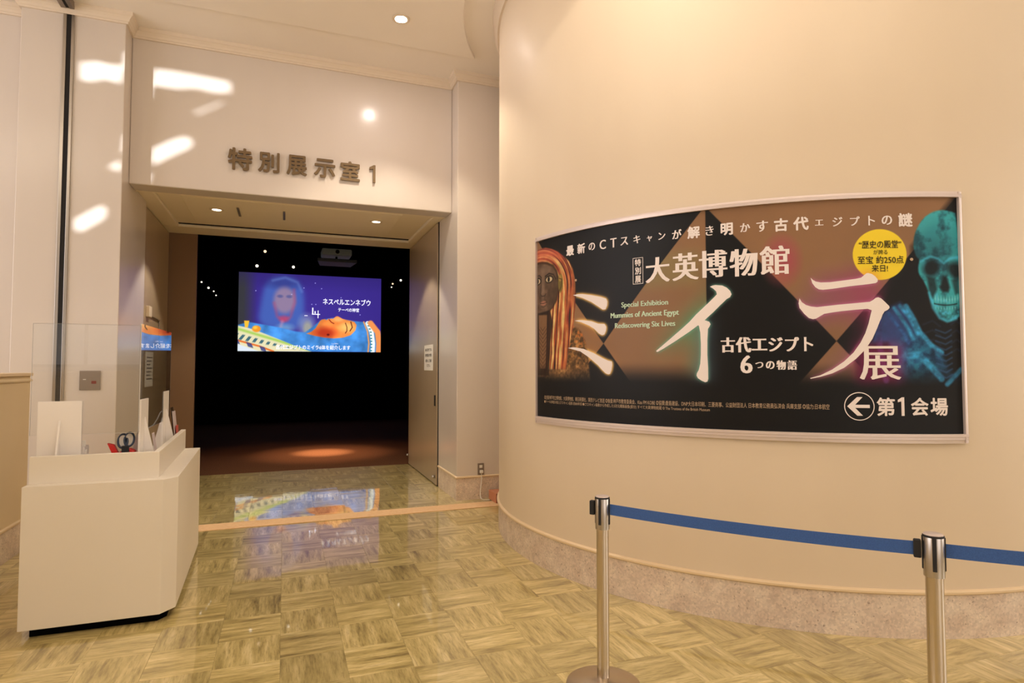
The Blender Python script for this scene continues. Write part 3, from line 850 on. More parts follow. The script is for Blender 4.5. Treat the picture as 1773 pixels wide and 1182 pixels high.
def paint_poster():
    W, H = 920, 442
    X, Y = np.meshgrid(np.linspace(PS0, PS1, W), np.linspace(PZ0, PZ1, H))
    BLK = rgb((17, 18, 21))
    I = np.zeros((H, W, 3))+BLK
    # tan triangles
    tan = rgb((146, 110, 80))[None, None, :]*(0.93+0.10*fbm(X, Y, 3, 5)[..., None])
    warmr = np.clip((Y-0.55)/0.6, 0, 1)[..., None]
    tan = tan*(1+0.03*warmr)
    L = [(0.0, 1.31), (0.661, 0.523), (0.0, -0.15)]
    C_ = [(0.661, 0.523), (1.318, 1.30), (1.332, 1.30), (1.332, 0.15), (0.96, 0.15)]
    R_ = [(1.345, 1.30), (2.66, 1.30), (2.005, 0.513), (1.349, 1.288)]
    R2 = [(2.005, 0.513), (1.66, 0.10), (2.35, 0.10)]
    R3 = [(1.349, 1.29), (2.005, 0.513), (2.655, 1.30)]
    tm = np.zeros((H, W))
    for p in (L, C_, R3, R2):
        tm = np.maximum(tm, pmask(X, Y, p, 0.0025))
    fade = np.clip((Y-0.255)/0.16, 0, 1); fade = fade*fade*(3-2*fade)
    tm = tm*fade
    I = over(I, tan, tm)
    # coloured glows around the large characters
    sx = W/(PS1-PS0)
    ms = {k_: pmask(X, Y, v, 0.003) for k_, v in STROKE.items()}
    gm = blur(np.maximum(np.maximum(ms['m1'], ms['m2']), ms['m3']), 16)
    gi = blur(np.maximum(ms['i1'], ms['i2']), 20)
    gr = blur(np.maximum(ms['r1'], ms['r2']), 18)
    lit = 0.22+0.78*tm
    I = over(I, rgb((214, 138, 60)), np.clip(gm*1.3, 0, 0.75)*(0.20+0.6*tm))
    I = over(I, rgb((92, 148, 110)), np.clip(gi*1.9, 0, 0.70)*np.clip(tm+0.08, 0, 1)*np.clip((1.45-X)/0.2, 0, 1))
    I = over(I, rgb((140, 96, 140)), np.clip(gr*1.5, 0, 0.65)*(0.18+0.82*tm))
    I = over(I, rgb((176, 44, 98)), np.clip(gr*1.2, 0, 0.6)*emask(X, Y, 2.22, 0.80, 0.25, 0.3, 0.6))
    I = over(I, rgb((90, 120, 140)), np.clip(blur(ms['i2'], 14)*1.2, 0, 0.4))
    ed = (X > 0.93)*(X < 1.30)*(Y > 0.86)*(Y < 1.06)
    I = over(I, rgb((138, 150, 92)), blur(ed.astype(float), 9)*0.32*tm)
    I = over(I, rgb((188, 60, 104)), emask(X, Y, 1.735, 0.965, 0.07, 0.10, 0.7)*0.65)
    I = over(I, rgb((176, 150, 60)), emask(X, Y, 1.70, 0.93, 0.05, 0.06, 0.8)*0.2)
    # tight bright halo right around the brush strokes
    hm = blur(np.maximum(np.maximum(ms['m1'], ms['m2']), ms['m3']), 3)
    I = over(I, rgb((250, 206, 120)), np.clip(hm*2.2, 0, 0.85))
    hi_ = blur(np.maximum(ms['i1'], ms['i2']), 3)
    I = over(I, rgb((120, 190, 170)), np.clip(hi_*1.4, 0, 0.55))
    hr = blur(np.maximum(ms['r1'], ms['r2']), 3)
    I = over(I, rgb((206, 120, 170)), np.clip(hr*1.4, 0, 0.55))
    # coffin mask on the left
    hair = [(0.0, 1.225), (0.06, 1.232), (0.11, 1.229), (0.18, 1.21), (0.25, 1.18), (0.31, 1.14), (0.366, 1.095), (0.40, 1.04), (0.425, 0.956), (0.428, 0.86), (0.42, 0.74), (0.40, 0.64), (0.37, 0.54), (0.345, 0.45), (0.330, 0.355), (0.14, 0.355), (0.12, 0.30), (0.0, 0.30)]
    sho = [(0.38, 0.60), (0.407, 0.645), (0.45, 0.63), (0.489, 0.588), (0.515, 0.53), (0.53, 0.46), (0.545, 0.36), (0.55, 0.27), (0.10, 0.25), (0.10, 0.34), (0.33, 0.36)]
    n1 = fbm(X, Y, 60, 21, 3); n2 = fbm(X, Y, 25, 31, 3)
    shc = rgb((126, 92, 54))[None, None, :]*(0.35+1.2*(n1*n2*2.2))[..., None]
    shc = over(shc, rgb((206, 116, 50)), np.clip((n1-0.55)*4, 0, 1)*np.clip((Y-0.4)*5, 0, 1))
    I = over(I, shc, pmask(X, Y, sho, 0.008)*np.clip((Y-0.26)/0.14, 0, 1))
    # hair follows arcs around the face, then hangs down
    cxh, cyh = 0.03, 0.93
    rad = np.where(Y > cyh, np.hypot((X-cxh), (Y-cyh)*1.15), X-cxh+0.10*(Y < cyh)*(cyh-Y)*0.9)
    st_ = vnoise(rad, Y*0, 60, 1, 41)*0.6+vnoise(rad, Y, 130, 8, 43)*0.4
    c1 = rgb((196, 112, 66)); c2 = rgb((236, 204, 132)); c3 = rgb((150, 60, 48)); c4 = rgb((62, 40, 34))
    hc = np.zeros((H, W, 3))+c1
    hc = over(hc, c2, np.clip((st_-0.50)*7, 0, 1)); hc = over(hc, c3, np.clip((0.44-st_)*9, 0, 1))
    hc = over(hc, c4, np.clip((0.33-st_)*12, 0, 1))
    hc = hc*(0.78+0.34*fbm(X, Y, 22, 51))[..., None]
    top = np.clip((Y-1.08)/0.1, 0, 1)
    hc = over(hc, rgb((214, 104, 92)), top*0.45)
    hmsk = pmask(X, Y, hair, 0.005)*np.clip((Y-0.28)/0.10, 0, 1)
    edge = np.clip((X-0.40)/0.03, 0, 1)*(Y > 0.7)
    I = over(I, hc*(1-0.45*edge[..., None]), hmsk)
    # face
    face = [(0.0, 1.12), (0.06, 1.118), (0.123, 1.107), (0.19, 1.08), (0.225, 1.04), (0.245, 0.98), (0.245, 0.91), (0.225, 0.84), (0.18, 0.79), (0.12, 0.762), (0.06, 0.755), (0.0, 0.765)]
    I = over(I, rgb((58, 42, 30)), pmask(X, Y, [(x*1.07, (y-0.95)*1.06+0.955) for x, y in face], 0.006)*0.9)
    fcol = np.zeros((H, W, 3))+rgb((104, 82, 66))
    fcol = fcol*(0.66+0.62*fbm(X, Y, 26, 61, 4))[..., None]
    fcol = over(fcol, rgb((186, 160, 140)), emask(X, Y, 0.075, 0.95, 0.018, 0.09, 0.7)*0.35)
    fcol = over(fcol, rgb((70, 54, 40)), emask(X, Y, 0.22, 0.88, 0.06, 0.14, 0.7)*0.7)
    fcol = over(fcol, rgb((144, 120, 104)), emask(X, Y, 0.10, 1.06, 0.07, 0.03, 0.8)*0.5)
    I = over(I, fcol, pmask(X, Y, face, 0.005))
    DK = rgb((26, 20, 17)); LT = rgb((206, 186, 150))
    for ex, w_ in ((0.150, 0.038), (0.012, 0.030)):
        I = over(I, DK, emask(X, Y, ex, 0.996, w_+0.010, 0.027, 0.12))
        I = over(I, LT, emask(X, Y, ex, 0.995, w_, 0.019, 0.12))
        I = over(I, DK, emask(X, Y, ex-0.004, 0.996, 0.014, 0.018, 0.12))
    I = over(I, DK, smask(X, Y, [(0.105, 1.022), (0.15, 1.038), (0.20, 1.025), (0.225, 0.99)], (0.010, 0.005), 0.003)*0.9)
    I = over(I, DK, smask(X, Y, [(0.0, 1.035), (0.03, 1.038), (0.055, 1.02)], 0.008, 0.003)*0.8)
    I = over(I, DK, smask(X, Y, [(0.055, 1.02), (0.052, 0.95), (0.045, 0.90), (0.06, 0.882), (0.10, 0.883), (0.112, 0.897)], 0.006, 0.003)*0.75)
    I = over(I, rgb((176, 120, 100)), emask(X, Y, 0.082, 0.830, 0.036, 0.017, 0.25)*0.85)
    I = over(I, DK, smask(X, Y, [(0.042, 0.832), (0.082, 0.829), (0.125, 0.835)], 0.004, 0.002)*0.9)
    I = over(I, DK, smask(X, Y, [(0.055, 0.808), (0.082, 0.802), (0.108, 0.808)], 0.004, 0.002)*0.6)
    # ear
    I = over(I, rgb((120, 104, 52)), emask(X, Y, 0.277, 0.955, 0.026, 0.065, 0.12))
    I = over(I, rgb((186, 150, 78)), emask(X, Y, 0.273, 0.990, 0.016, 0.022, 0.3)*0.7)
    I = over(I, rgb((58, 40, 20)), smask(X, Y, [(0.262, 0.99), (0.29, 0.98), (0.283, 0.93), (0.268, 0.905)], 0.006, 0.003)*0.8)
    # collar and plaited beard strap
    I = over(I, rgb((36, 26, 22)), pmask(X, Y, [(0.0, 0.76), (0.16, 0.775), (0.19, 0.69), (0.165, 0.55), (0.145, 0.31), (0.0, 0.31)], 0.006)*0.85)
    I = over(I, rgb((150, 112, 80))*1.0, pmask(X, Y, [(0.02, 0.748), (0.125, 0.742), (0.118, 0.55), (0.105, 0.36), (0.035, 0.36)], 0.004)*0.75*np.clip((Y-0.3)/0.1, 0, 1))
    br = np.abs(((Y*1.0-np.abs(X-0.072)*0.9)*34) % 1-0.5)
    I = over(I, rgb((72, 48, 34)), pmask(X, Y, [(0.02, 0.66), (0.125, 0.66), (0.118, 0.55), (0.105, 0.36), (0.035, 0.36)], 0.004)*np.clip((0.20-br)*8, 0, 1)*0.7)
    I = over(I, BLK, np.clip((0.30-Y)/0.06, 0, 1))
    # skeleton scan on the right, shades of teal and blue
    BT = rgb((14, 14, 16))
    I = over(I, BT, pmask(X, Y, [(2.40, 1.02), (2.66, 1.32), (2.70, 0.2), (2.12, 0.2), (2.10, 0.42), (2.18, 0.64), (2.28, 0.80), (2.40, 0.93)], 0.02)*0.85)
    fb = fbm(X, Y, 14, 71, 5); fb2 = fbm(X, Y, 34, 81, 4)
    T1 = rgb((60, 180, 196)); T2 = rgb((24, 70, 86)); T3 = rgb((80, 205, 250))
    sk = [(2.414, 0.990), (2.408, 1.03), (2.415, 1.085), (2.435, 1.13), (2.465, 1.175), (2.51, 1.207), (2.56, 1.22), (2.61, 1.216), (2.655, 1.20), (2.66, 0.65), (2.62, 0.625), (2.58, 0.612), (2.545, 0.632), (2.515, 0.675), (2.492, 0.73), (2.478, 0.79), (2.455, 0.84), (2.432, 0.872), (2.43, 0.915), (2.440, 0.95), (2.422, 0.965)]
    sm = pmask(X, Y, chaikin(sk, 1), 0.005)
    sc_ = np.zeros((H, W, 3))+T1
    sc_ = over(sc_, T2, np.clip((0.52-fb)*4.5, 0, 0.85)); sc_ = over(sc_, T3, np.clip((fb2-0.58)*4, 0, 0.8)*np.clip((1.0-Y)*3, 0.15, 1))
    sc_ = over(sc_, T2, emask(X, Y, 2.52, 1.01, 0.09, 0.10, 0.8)*0.45)
    I = over(I, sc_, sm*0.95)
    for ex in (2.500, 2.634):
        I = over(I, rgb((12, 20, 26)), emask(X+0.010*(fb-0.5), Y+0.05*(fb-0.5), ex, 0.902, 0.042, 0.042, 0.40)*0.92)
        I = over(I, T3, (emask(X, Y, ex, 0.916, 0.050, 0.052, 0.25)-emask(X, Y, ex, 0.906, 0.045, 0.046, 0.3)).clip(0, 1)*np.clip((fb2-0.35)*3, 0, 1)*0.5)
    I = over(I, rgb((12, 18, 22)), pmask(X, Y, [(2.565, 0.86), (2.545, 0.80), (2.56, 0.775), (2.59, 0.775), (2.60, 0.80), (2.583, 0.86)], 0.008)*0.9)
    I = over(I, rgb((12, 20, 24)), pmask(X, Y, [(2.475, 0.86), (2.52, 0.85), (2.53, 0.79), (2.505, 0.74), (2.488, 0.76)], 0.008)*0.75)
    I = over(I, rgb((12, 20, 24)), pmask(X, Y, [(2.61, 0.84), (2.65, 0.85), (2.65, 0.77), (2.63, 0.76)], 0.008)*0.6)
    th_ = np.clip(np.cos((X-2.565)*2*PI/0.0155)*1.5+0.8, 0, 1)
    arc = 0.732+((X-2.575)**2)*2.2
    I = over(I, rgb((118, 214, 226)), np.clip(1-np.abs(Y-arc)/0.026, 0, 1)*th_*(X > 2.505)*(X < 2.648)*0.9)
    I = over(I, rgb((8, 14, 20)), np.clip(1-np.abs(Y-arc+0.028)/0.006, 0, 1)*(X > 2.51)*(X < 2.64)*0.8)
    I = over(I, rgb((104, 200, 220)), np.clip(1-np.abs(Y-arc+0.046)/0.016, 0, 1)*th_*(X > 2.515)*(X < 2.64)*0.8)
    I = over(I, T3, smask(X, Y, [(2.486, 0.77), (2.505, 0.69), (2.54, 0.635), (2.58, 0.617), (2.63, 0.632)], 0.016, 0.006)*0.65)
    I = over(I, T3, smask(X, Y, [(2.445, 0.94), (2.47, 0.955), (2.50, 0.967), (2.54, 0.955), (2.57, 0.93), (2.60, 0.955), (2.65, 0.965)], 0.012, 0.005)*0.55)
    # crossed arm, hand and ribs
    B1 = rgb((58, 116, 200)); B2 = rgb((34, 52, 84)); B3 = rgb((66, 180, 245))
    def bone(pts, w_, c, a=0.8):
        nonlocal I
        mm = smask(X, Y, pts, w_, 0.006)
        I = over(I, np.asarray(c)[None, None, :]*(0.45+0.85*fb2)[..., None], mm*a)
    arm = pmask(X, Y, [(2.25, 0.68), (2.33, 0.72), (2.39, 0.66), (2.42, 0.56), (2.47, 0.51), (2.545, 0.44), (2.58, 0.36), (2.66, 0.30), (2.66, 0.27), (2.30, 0.27), (2.30, 0.42), (2.26, 0.50), (2.18, 0.50), (2.20, 0.60)], 0.015)
    ac = np.zeros((H, W, 3))+rgb((28, 72, 116)); ac = ac*(0.35+1.1*fb)[..., None]
    ac = over(ac, rgb((66, 62, 128)), emask(X, Y, 2.28, 0.58, 0.10, 0.16, 0.8)*0.6)
    ac = over(ac, rgb((50, 158, 205)), emask(X, Y, 2.42, 0.38, 0.12, 0.13, 0.8)*np.clip((fb2-0.35)*3, 0, 1)*0.85)
    I = over(I, ac, arm*np.clip((Y-0.27)/0.14, 0, 1))
    bone([(2.27, 0.66), (2.31, 0.60), (2.345, 0.55), (2.37, 0.50)], 0.016, B1)
    bone([(2.30, 0.69), (2.345, 0.62), (2.375, 0.57), (2.395, 0.52)], 0.018, B3)
    bone([(2.33, 0.70), (2.375, 0.64), (2.40, 0.59), (2.42, 0.55)], 0.018, B3)
    bone([(2.36, 0.70), (2.40, 0.63), (2.43, 0.56), (2.49, 0.49), (2.545, 0.45)], 0.026, B3)
    bone([(2.35, 0.43), (2.42, 0.44), (2.48, 0.38), (2.54, 0.31)], 0.034, B3, 0.7)
    bone([(2.65, 0.36), (2.60, 0.31), (2.57, 0.28)], 0.026, B3, 0.7)
    bone([(2.22, 0.62), (2.22, 0.50), (2.235, 0.40), (2.25, 0.30)], 0.030, rgb((74, 72, 140)), 0.6)
    for q in range(9):
        zz = 0.56-q*0.030
        I = over(I, rgb((48, 92, 142)), smask(X, Y, [(2.535-0.02, zz+0.012), (2.567, zz-0.006), (2.60, zz+0.012)], 0.009, 0.004)*0.6)
    for q in range(4):
        zz = 0.60-q*0.05
        I = over(I, rgb((44, 76, 120)), smask(X, Y, [(2.45, zz), (2.50, zz+0.02), (2.54, zz-0.01)], 0.007, 0.006)*0.4)
        I = over(I, rgb((44, 76, 120)), smask(X, Y, [(2.60, zz), (2.63, zz+0.02), (2.655, zz)], 0.007, 0.006)*0.4)
    # yellow disc and glow of the last character
    ten = (X > 2.10)*(X < 2.34)*(Y > 0.29)*(Y < 0.50)
    I = over(I, rgb((190, 40, 120)), blur(ten.astype(float), 8)*0.55)
    I = over(I, rgb((248, 220, 52)), emask(X, Y, 2.234, 0.980, 0.138, 0.138, 0.012))
    I = over(I, rgb((236, 150, 70)), emask(X, Y, 2.234, 0.980, 0.138, 0.138, 0.012)*np.clip(blur(ms['r1'], 8)*1.3, 0, 0.8))
    I = over(I, BLK, np.clip((0.26-Y)/0.08, 0, 1)*0.9)
    return I

poster = tag(empty('exhibition_poster', on_round(1.3, 0, 0)), 'wide curved exhibition poster with golden mask and teal skull on the round wall', 'poster')
PI_ = paint_poster()
def place_round(u, v):
    s = PS0+(PS1-PS0)*u; z = PZ0+(PZ1-PZ0)*v; a = T0+s/RF
    return np.stack([CYL[0]+RF*np.cos(a), CYL[1]+RF*np.sin(a), 1.06+z], 1)
under(poster, grid_mesh('printed_sheet', PI_, place_round, M['print']))

M['txt'] = mat('poster_white_print', (246, 236, 234), 0.5, spec=0.25)
M['txtsmall'] = mat('poster_small_print', (196, 170, 142), 0.5, spec=0.25)
M['txtpale'] = mat('poster_pale_green_print', (206, 232, 206), 0.5, spec=0.25)
M['txtdark'] = mat('poster_dark_print', (40, 34, 22), 0.5, spec=0.25)

row = '最新のCTスキャンが解き明かす古代エジプトの謎'
rs_ = [0.377, 0.48, 0.572, 0.661, 0.743, 0.822, 0.91, 0.994, 1.073, 1.165, 1.264, 1.355, 1.45, 1.549, 1.639, 1.736, 1.838, 1.93, 2.022, 2.11, 2.195, 2.273, 2.369]
rh_ = [0.071, 0.071, 0.050, 0.060, 0.060, 0.051, 0.050, 0.034, 0.043, 0.056, 0.074, 0.056, 0.072, 0.050, 0.062, 0.075, 0.076, 0.032, 0.050, 0.050, 0.053, 0.050, 0.076]
def printed(name, fn, m=None, off=0.0022, **kw):
    f_ = Flat(on_round, off); fn(f_)
    return f_.build(name, m or M['txt'], poster, **kw)
for ch, s_, h_ in zip(row, rs_, rh_):
    kj = ord(ch) > 0x4e00; lat = ord(ch) < 256
    printed('headline_character', lambda f: f.char(ch, s_, 1.166 if ch != 'ャ' else 1.160, h_-(0.006 if kj else 0), off=0.045 if kj else 0, smear=0.07 if not kj else 0, k=1.0 if not lat else 0.95))
for ch, a, b, c, d in (('大', 0.966, 1.120, 0.886, 1.040), ('英', 1.135, 1.291, 0.886, 1.048), ('博', 1.292, 1.451, 0.892, 1.050), ('物', 1.462, 1.613, 0.888, 1.045), ('館', 1.622, 1.777, 0.889, 1.050)):
    printed('title_character', lambda f: f.text(ch, a, b, c, d, smear=0.075))
for i, ch in enumerate('特別展'):
    printed('label_character', lambda f: f.char(ch, 0.9155, 1.020-i*0.052, 0.042, off=0.030))
def boxline(f):
    for (x0, x1, y0, y1) in ((0.881, 0.950, 0.886, 0.889), (0.881, 0.950, 1.047, 1.050), (0.881, 0.884, 0.886, 1.05), (0.947, 0.950, 0.886, 1.05)):
        f.poly([(x0, y0), (x1, y0), (x1, y1), (x0, y1)])
printed('label_box_line', boxline)['kind'] = 'stuff'
for i, ch in enumerate('古代エジプト'):
    printed('subtitle_character', lambda f: f.char(ch, 1.447+i*0.0835, 0.498, 0.086 if i < 2 else (0.066 if ch == 'エ' else 0.078), smear=0.11, k=0.93))
printed('subtitle_character', lambda f: f.text('6', 1.512, 1.577, 0.337, 0.438, smear=0.14))
for i, (ch, h_) in enumerate(zip('つの物語', (0.034, 0.044, 0.052, 0.052))):
    printed('subtitle_character', lambda f: f.char(ch, 1.612+i*0.056, 0.383, h_, smear=0.10))
printed('title_character', lambda f: f.text('展', 2.116, 2.327, 0.305, 0.485, smear=0.04))
def large(keys):
    def fn(f):
        for q, k_ in enumerate(keys): f.poly(STROKE[k_], q*0.0002)
    return fn
for k_ in ('m1', 'm2', 'm3', 'i1', 'i2', 'r1', 'r2'):
    printed('brush_stroke', large([k_]), off=0.0028 if k_ != 'i2' else 0.0030)
F4 = Flat(on_round, 0.0022)
for tx, a, b, c, d in (('Special Exhibition', 0.798, 1.108, 0.737, 0.779), ('Mummies of Ancient Egypt', 0.718, 1.173, 0.672, 0.716), ('Rediscovering Six Lives', 0.750, 1.150, 0.607, 0.650)):
    F4.text(tx, a, b, c, d, smear=0.007)
F4.build('english_print', M['txtpale'], poster)['kind'] = 'stuff'
F5 = Flat(on_round, 0.0022)
L1 = '◎主催:神戸市立博物館、大英博物館、朝日新聞社、関西テレビ放送 ◎後援:神戸市教育委員会、Kiss FM KOBE ◎協賛:鹿島建設、DNP大日本印刷、三菱商事、公益財団法人 日本教育公務員弘済会 兵庫支部 ◎協力:日本航空'
F5.text(L1, 0.094, 1.962, 0.142, 0.171)
F5.text('●テーベの神官の棺とCTスキャン画像 前800年頃 ●CTスキャン画像から作成した3次元構築画像(部分) すべて大英博物館蔵 © The Trustees of the British Museum', 0.093, 1.343, 0.112, 0.137)
F5.build('credit_print', M['txtsmall'], poster)['kind'] = 'stuff'
F6 = Flat(on_round, 0.0022)
F6.text('“歴史の殿堂”', 2.128, 2.344, 1.014, 1.056, off=0.012)
F6.text('が誇る', 2.200, 2.272, 0.980, 1.006, off=0.006)
F6.text('至宝 約250点', 2.120, 2.354, 0.930, 0.972, off=0.012)
F6.text('来日!', 2.190, 2.272, 0.886, 0.924, off=0.012)
F6.build('disc_print', M['txtdark'], poster)['kind'] = 'stuff'
printed('arrow_circle', lambda f: f.ring(2.111, 0.161, 0.0715, 0.076))
printed('arrow_symbol', lambda f: f.poly([(2.050, 0.161), (2.100, 0.111), (2.128, 0.111), (2.090, 0.1525), (2.163, 0.1525), (2.163, 0.1695), (2.090, 0.1695), (2.128, 0.211), (2.100, 0.211)]))
for ch, a, b, c, d in (('第', 2.200, 2.288, 0.113, 0.207), ('会', 2.374, 2.462, 0.115, 0.207), ('場', 2.476, 2.566, 0.115, 0.206)):
    printed('direction_character', lambda f: f.text(ch, a, b, c, d, off=0.030))
printed('direction_character', lambda f: f.one(2.305, 2.342, 0.112, 0.211, 0.0155))
for i, (s_, z_) in enumerate(((0.432, 0.957), (2.395, 0.951))):
    Fb = Flat(on_round, 0.002)
    Fb.ring(s_, z_, 0.0, 0.008, 16)
    Fb.build('screw_cap', M['txtsmall'], poster, thick=0.003)
# stepped aluminium frame
def frame_run(prof_fn, n=90):
    pass
def frame_arc(z_in, z_out, name):
    """a horizontal rail: stepped profile from the print edge outwards"""
    sg = 1 if z_out > z_in else -1
    w_ = abs(z_out-z_in)
    pr = [(0.0, 0.0), (0.0, 0.016), (w_*0.30, 0.016), (w_*0.33, 0.013), (w_*0.62, 0.013), (w_*0.66, 0.009), (w_, 0.007), (w_, -0.012), (0.0, -0.012)]
    b = MB(); n = 90; q = len(pr)
    for i in range(n+1):
        s = PS0-0.012+(PS1-PS0+0.030)*i/n
        for d, o in pr:
            b.v.append(tuple(on_round(s, z_in+sg*d, o)))
    for i in range(n):
        for j in range(q):
            l = (j+1) % q
            b.f.append((i*q+j, (i+1)*q+j, (i+1)*q+l, i*q+l)); b.mi.append(0)
    b.f.append(tuple(range(q))); b.f.append(tuple(n*q+j for j in range(q))); b.mi += [0, 0]
    return under(poster, b.build(name, M['alu'], smooth=True))
frame_arc(PZ1, PZ1+0.032, 'frame_rail')
frame_arc(PZ0, PZ0-0.050, 'frame_rail')
def frame_side(s_in, s_out, name):
    b = MB(); sg = 1 if s_out > s_in else -1; w_ = abs(s_out-s_in)
    pr = [(0.0, 0.0), (0.0, 0.016), (w_*0.35, 0.016), (w_*0.4, 0.012), (w_, 0.009), (w_, -0.012), (0, -0.012)]
    q = len(pr)
    for z in (PZ0-0.046, PZ1+0.030):
        for d, o in pr: b.v.append(tuple(on_round(s_in+sg*d, z, o)))
    for j in range(q):
        l = (j+1) % q
        b.f.append((j, q+j, q+l, l)); b.mi.append(0)
    b.f.append(tuple(range(q))); b.f.append(tuple(q+j for j in range(q))); b.mi += [0, 0]
    return under(poster, b.build(name, M['alu']))
frame_side(PS1, PS1+0.020, 'frame_stile')
frame_side(PS0, PS0-0.014, 'frame_stile')

# ------------------------------------------------------------------ SCREEN IN THE DARK ROOM
SX0, SX1, SZ0, SZ1, SY = -1.113, 2.438, 1.822, 3.826, 16.7
def paint_screen():
    W, H = 380, 214
    X, Y = np.meshgrid(np.linspace(0, 1.777, W), np.linspace(0, 1, H))
    I = np.zeros((H, W, 3))+rgb((48, 34, 112))
    I = over(I, rgb((64, 48, 150)), emask(X, Y, 0.95, 0.55, 0.9, 0.6, 0.9)*0.6)
    I = over(I, rgb((50, 50, 56)), np.clip((0.22-X)/0.16, 0, 1))
    I = over(I, rgb((40, 30, 92)), np.clip((Y-0.8)/0.3, 0, 1)*0.6)
    # ghostly coffin figure
    fig = chaikin([(0.22, 0.30), (0.26, 0.62), (0.30, 0.85), (0.40, 0.95), (0.56, 0.97), (0.70, 0.93), (0.78, 0.80), (0.79, 0.50), (0.76, 0.28)], 2)
    I = over(I, rgb((66, 104, 178)), blur(pmask(X, Y, fig, 0.02), 5)*0.75)
    I = over(I, rgb((40, 34, 100)), emask(X, Y, 0.52, 0.88, 0.20, 0.07, 0.6)*0.5)
    I = over(I, rgb((120, 150, 205)), smask(X, Y, [(0.40, 0.91), (0.55, 0.955), (0.70, 0.90), (0.755, 0.78)], 0.02, 0.02)*0.4)
    I = over(I, rgb((150, 120, 140)), blur(emask(X, Y, 0.545, 0.66, 0.13, 0.17, 0.2), 2)*0.8)
    I = over(I, rgb((176, 70, 96)), smask(X, Y, [(0.42, 0.62), (0.46, 0.45), (0.54, 0.40), (0.62, 0.45), (0.67, 0.64), (0.66, 0.80)], 0.03, 0.02)*0.5)
    I = over(I, rgb((186, 60, 90)), emask(X, Y, 0.54, 0.42, 0.06, 0.04, 0.5)*0.7)
    I = over(I, rgb((60, 70, 130)), emask(X, Y, 0.49, 0.71, 0.035, 0.02, 0.4)*0.6); I = over(I, rgb((60, 70, 130)), emask(X, Y, 0.60, 0.71, 0.035, 0.02, 0.4)*0.6)
    I = over(I, rgb((206, 130, 160)), smask(X, Y, [(0.52, 0.38), (0.50, 0.30)], 0.03, 0.02)*0.6)
    I = over(I, rgb((120, 170, 200)), emask(X, Y, 0.56, 0.30, 0.10, 0.05, 0.6)*0.6)
    I = over(I, rgb((126, 140, 176)), emask(X, Y, 0.82, 0.34, 0.10, 0.14, 0.4)*0.7)
    I = over(I, rgb((186, 180, 120)), emask(X, Y, 0.83, 0.31, 0.05, 0.08, 0.4)*0.5)
    for sx_, sy_ in ((0.63, 0.74), (0.20, 0.77), (0.92, 0.90), (1.0, 0.83), (0.78, 0.83), (1.25, 0.72), (1.5, 0.5), (0.88, 0.62), (0.93, 0.62)):
        I = over(I, rgb((190, 190, 255)), emask(X, Y, sx_, sy_, 0.006, 0.006, 0.5)*0.8)
    # reclining coffin in the lower half
    body = [(0.0, 0.33), (0.12, 0.37), (0.30, 0.34), (0.48, 0.31), (0.66, 0.265), (0.80, 0.25), (0.9, 0.33), (1.0, 0.42), (1.15, 0.45), (1.42, 0.415), (1.53, 0.405), (1.62, 0.385), (1.70, 0.33), (1.777, 0.25), (1.777, 0), (0, 0)]
    bm_ = pmask(X, Y, body, 0.008)
    f = fbm(X, Y, 9, 91)
    I = over(I, rgb((62, 126, 196))[None, None, :]*(0.72+0.6*f)[..., None], bm_)
    # head end with striped band
    I = over(I, rgb((226, 150, 84)), smask(X, Y, [(1.55, 0.405), (1.60, 0.28), (1.62, 0.12), (1.61, 0.0)], 0.018, 0.006))
    I = over(I, rgb((230, 240, 236)), smask(X, Y, [(1.60, 0.39), (1.655, 0.27), (1.675, 0.12), (1.67, 0.0)], 0.055, 0.006))
    dots = (np.abs((Y*24) % 1-0.5) < 0.22)*smask(X, Y, [(1.60, 0.39), (1.645, 0.27), (1.655, 0.12), (1.65, 0.0)], 0.022, 0.004)
    I = over(I, rgb((40, 120, 130)), dots)
    I = over(I, rgb((226, 138, 76)), smask(X, Y, [(1.64, 0.39), (1.735, 0.27), (1.755, 0.12), (1.75, 0.0)], 0.075, 0.008))
    # golden face in profile, looking up
    fac = [(0.82, 0.235), (0.88, 0.262), (0.93, 0.305), (0.96, 0.36), (0.985, 0.405), (1.01, 0.424), (1.045, 0.430), (1.07, 0.418), (1.09, 0.436), (1.11, 0.432), (1.125, 0.441), (1.15, 0.436), (1.165, 0.450), (1.19, 0.470), (1.21, 0.473), (1.235, 0.460), (1.27, 0.440), (1.32, 0.428), (1.38, 0.418), (1.43, 0.400), (1.455, 0.36), (1.44, 0.29), (1.38, 0.225), (1.28, 0.19), (1.16, 0.178), (1.04, 0.188), (0.92, 0.208)]
    fm = pmask(X, Y, fac, 0.006)
    I = over(I, rgb((236, 132, 62))[None, None, :]*(0.8+0.4*f)[..., None], fm)
    I = over(I, rgb((172, 44, 24)), blur(emask(X, Y, 1.05, 0.25, 0.14, 0.07, 0.5), 2)*fm*0.9)
    I = over(I, rgb((255, 196, 110)), blur(emask(X, Y, 1.33, 0.33, 0.09, 0.06, 0.5), 2)*fm*0.8)
    I = over(I, rgb((250, 170, 100)), blur(emask(X, Y, 1.22, 0.43, 0.07, 0.03, 0.5), 1)*fm*0.9)
    I = over(I, rgb((120, 36, 20)), smask(X, Y, [(1.10, 0.425), (1.13, 0.39), (1.16, 0.375)], 0.012, 0.004)*fm)
    I = over(I, rgb((60, 30, 20)), smask(X, Y, [(1.31, 0.385), (1.33, 0.33), (1.33, 0.28), (1.31, 0.25)], 0.010, 0.004)*fm)
    I = over(I, rgb((60, 30, 20)), smask(X, Y, [(1.38, 0.40), (1.40, 0.33), (1.37, 0.28)], 0.012, 0.004)*fm)
    I = over(I, rgb((100, 20, 20)), emask(X, Y, 1.09, 0.225, 0.018, 0.014, 0.3))
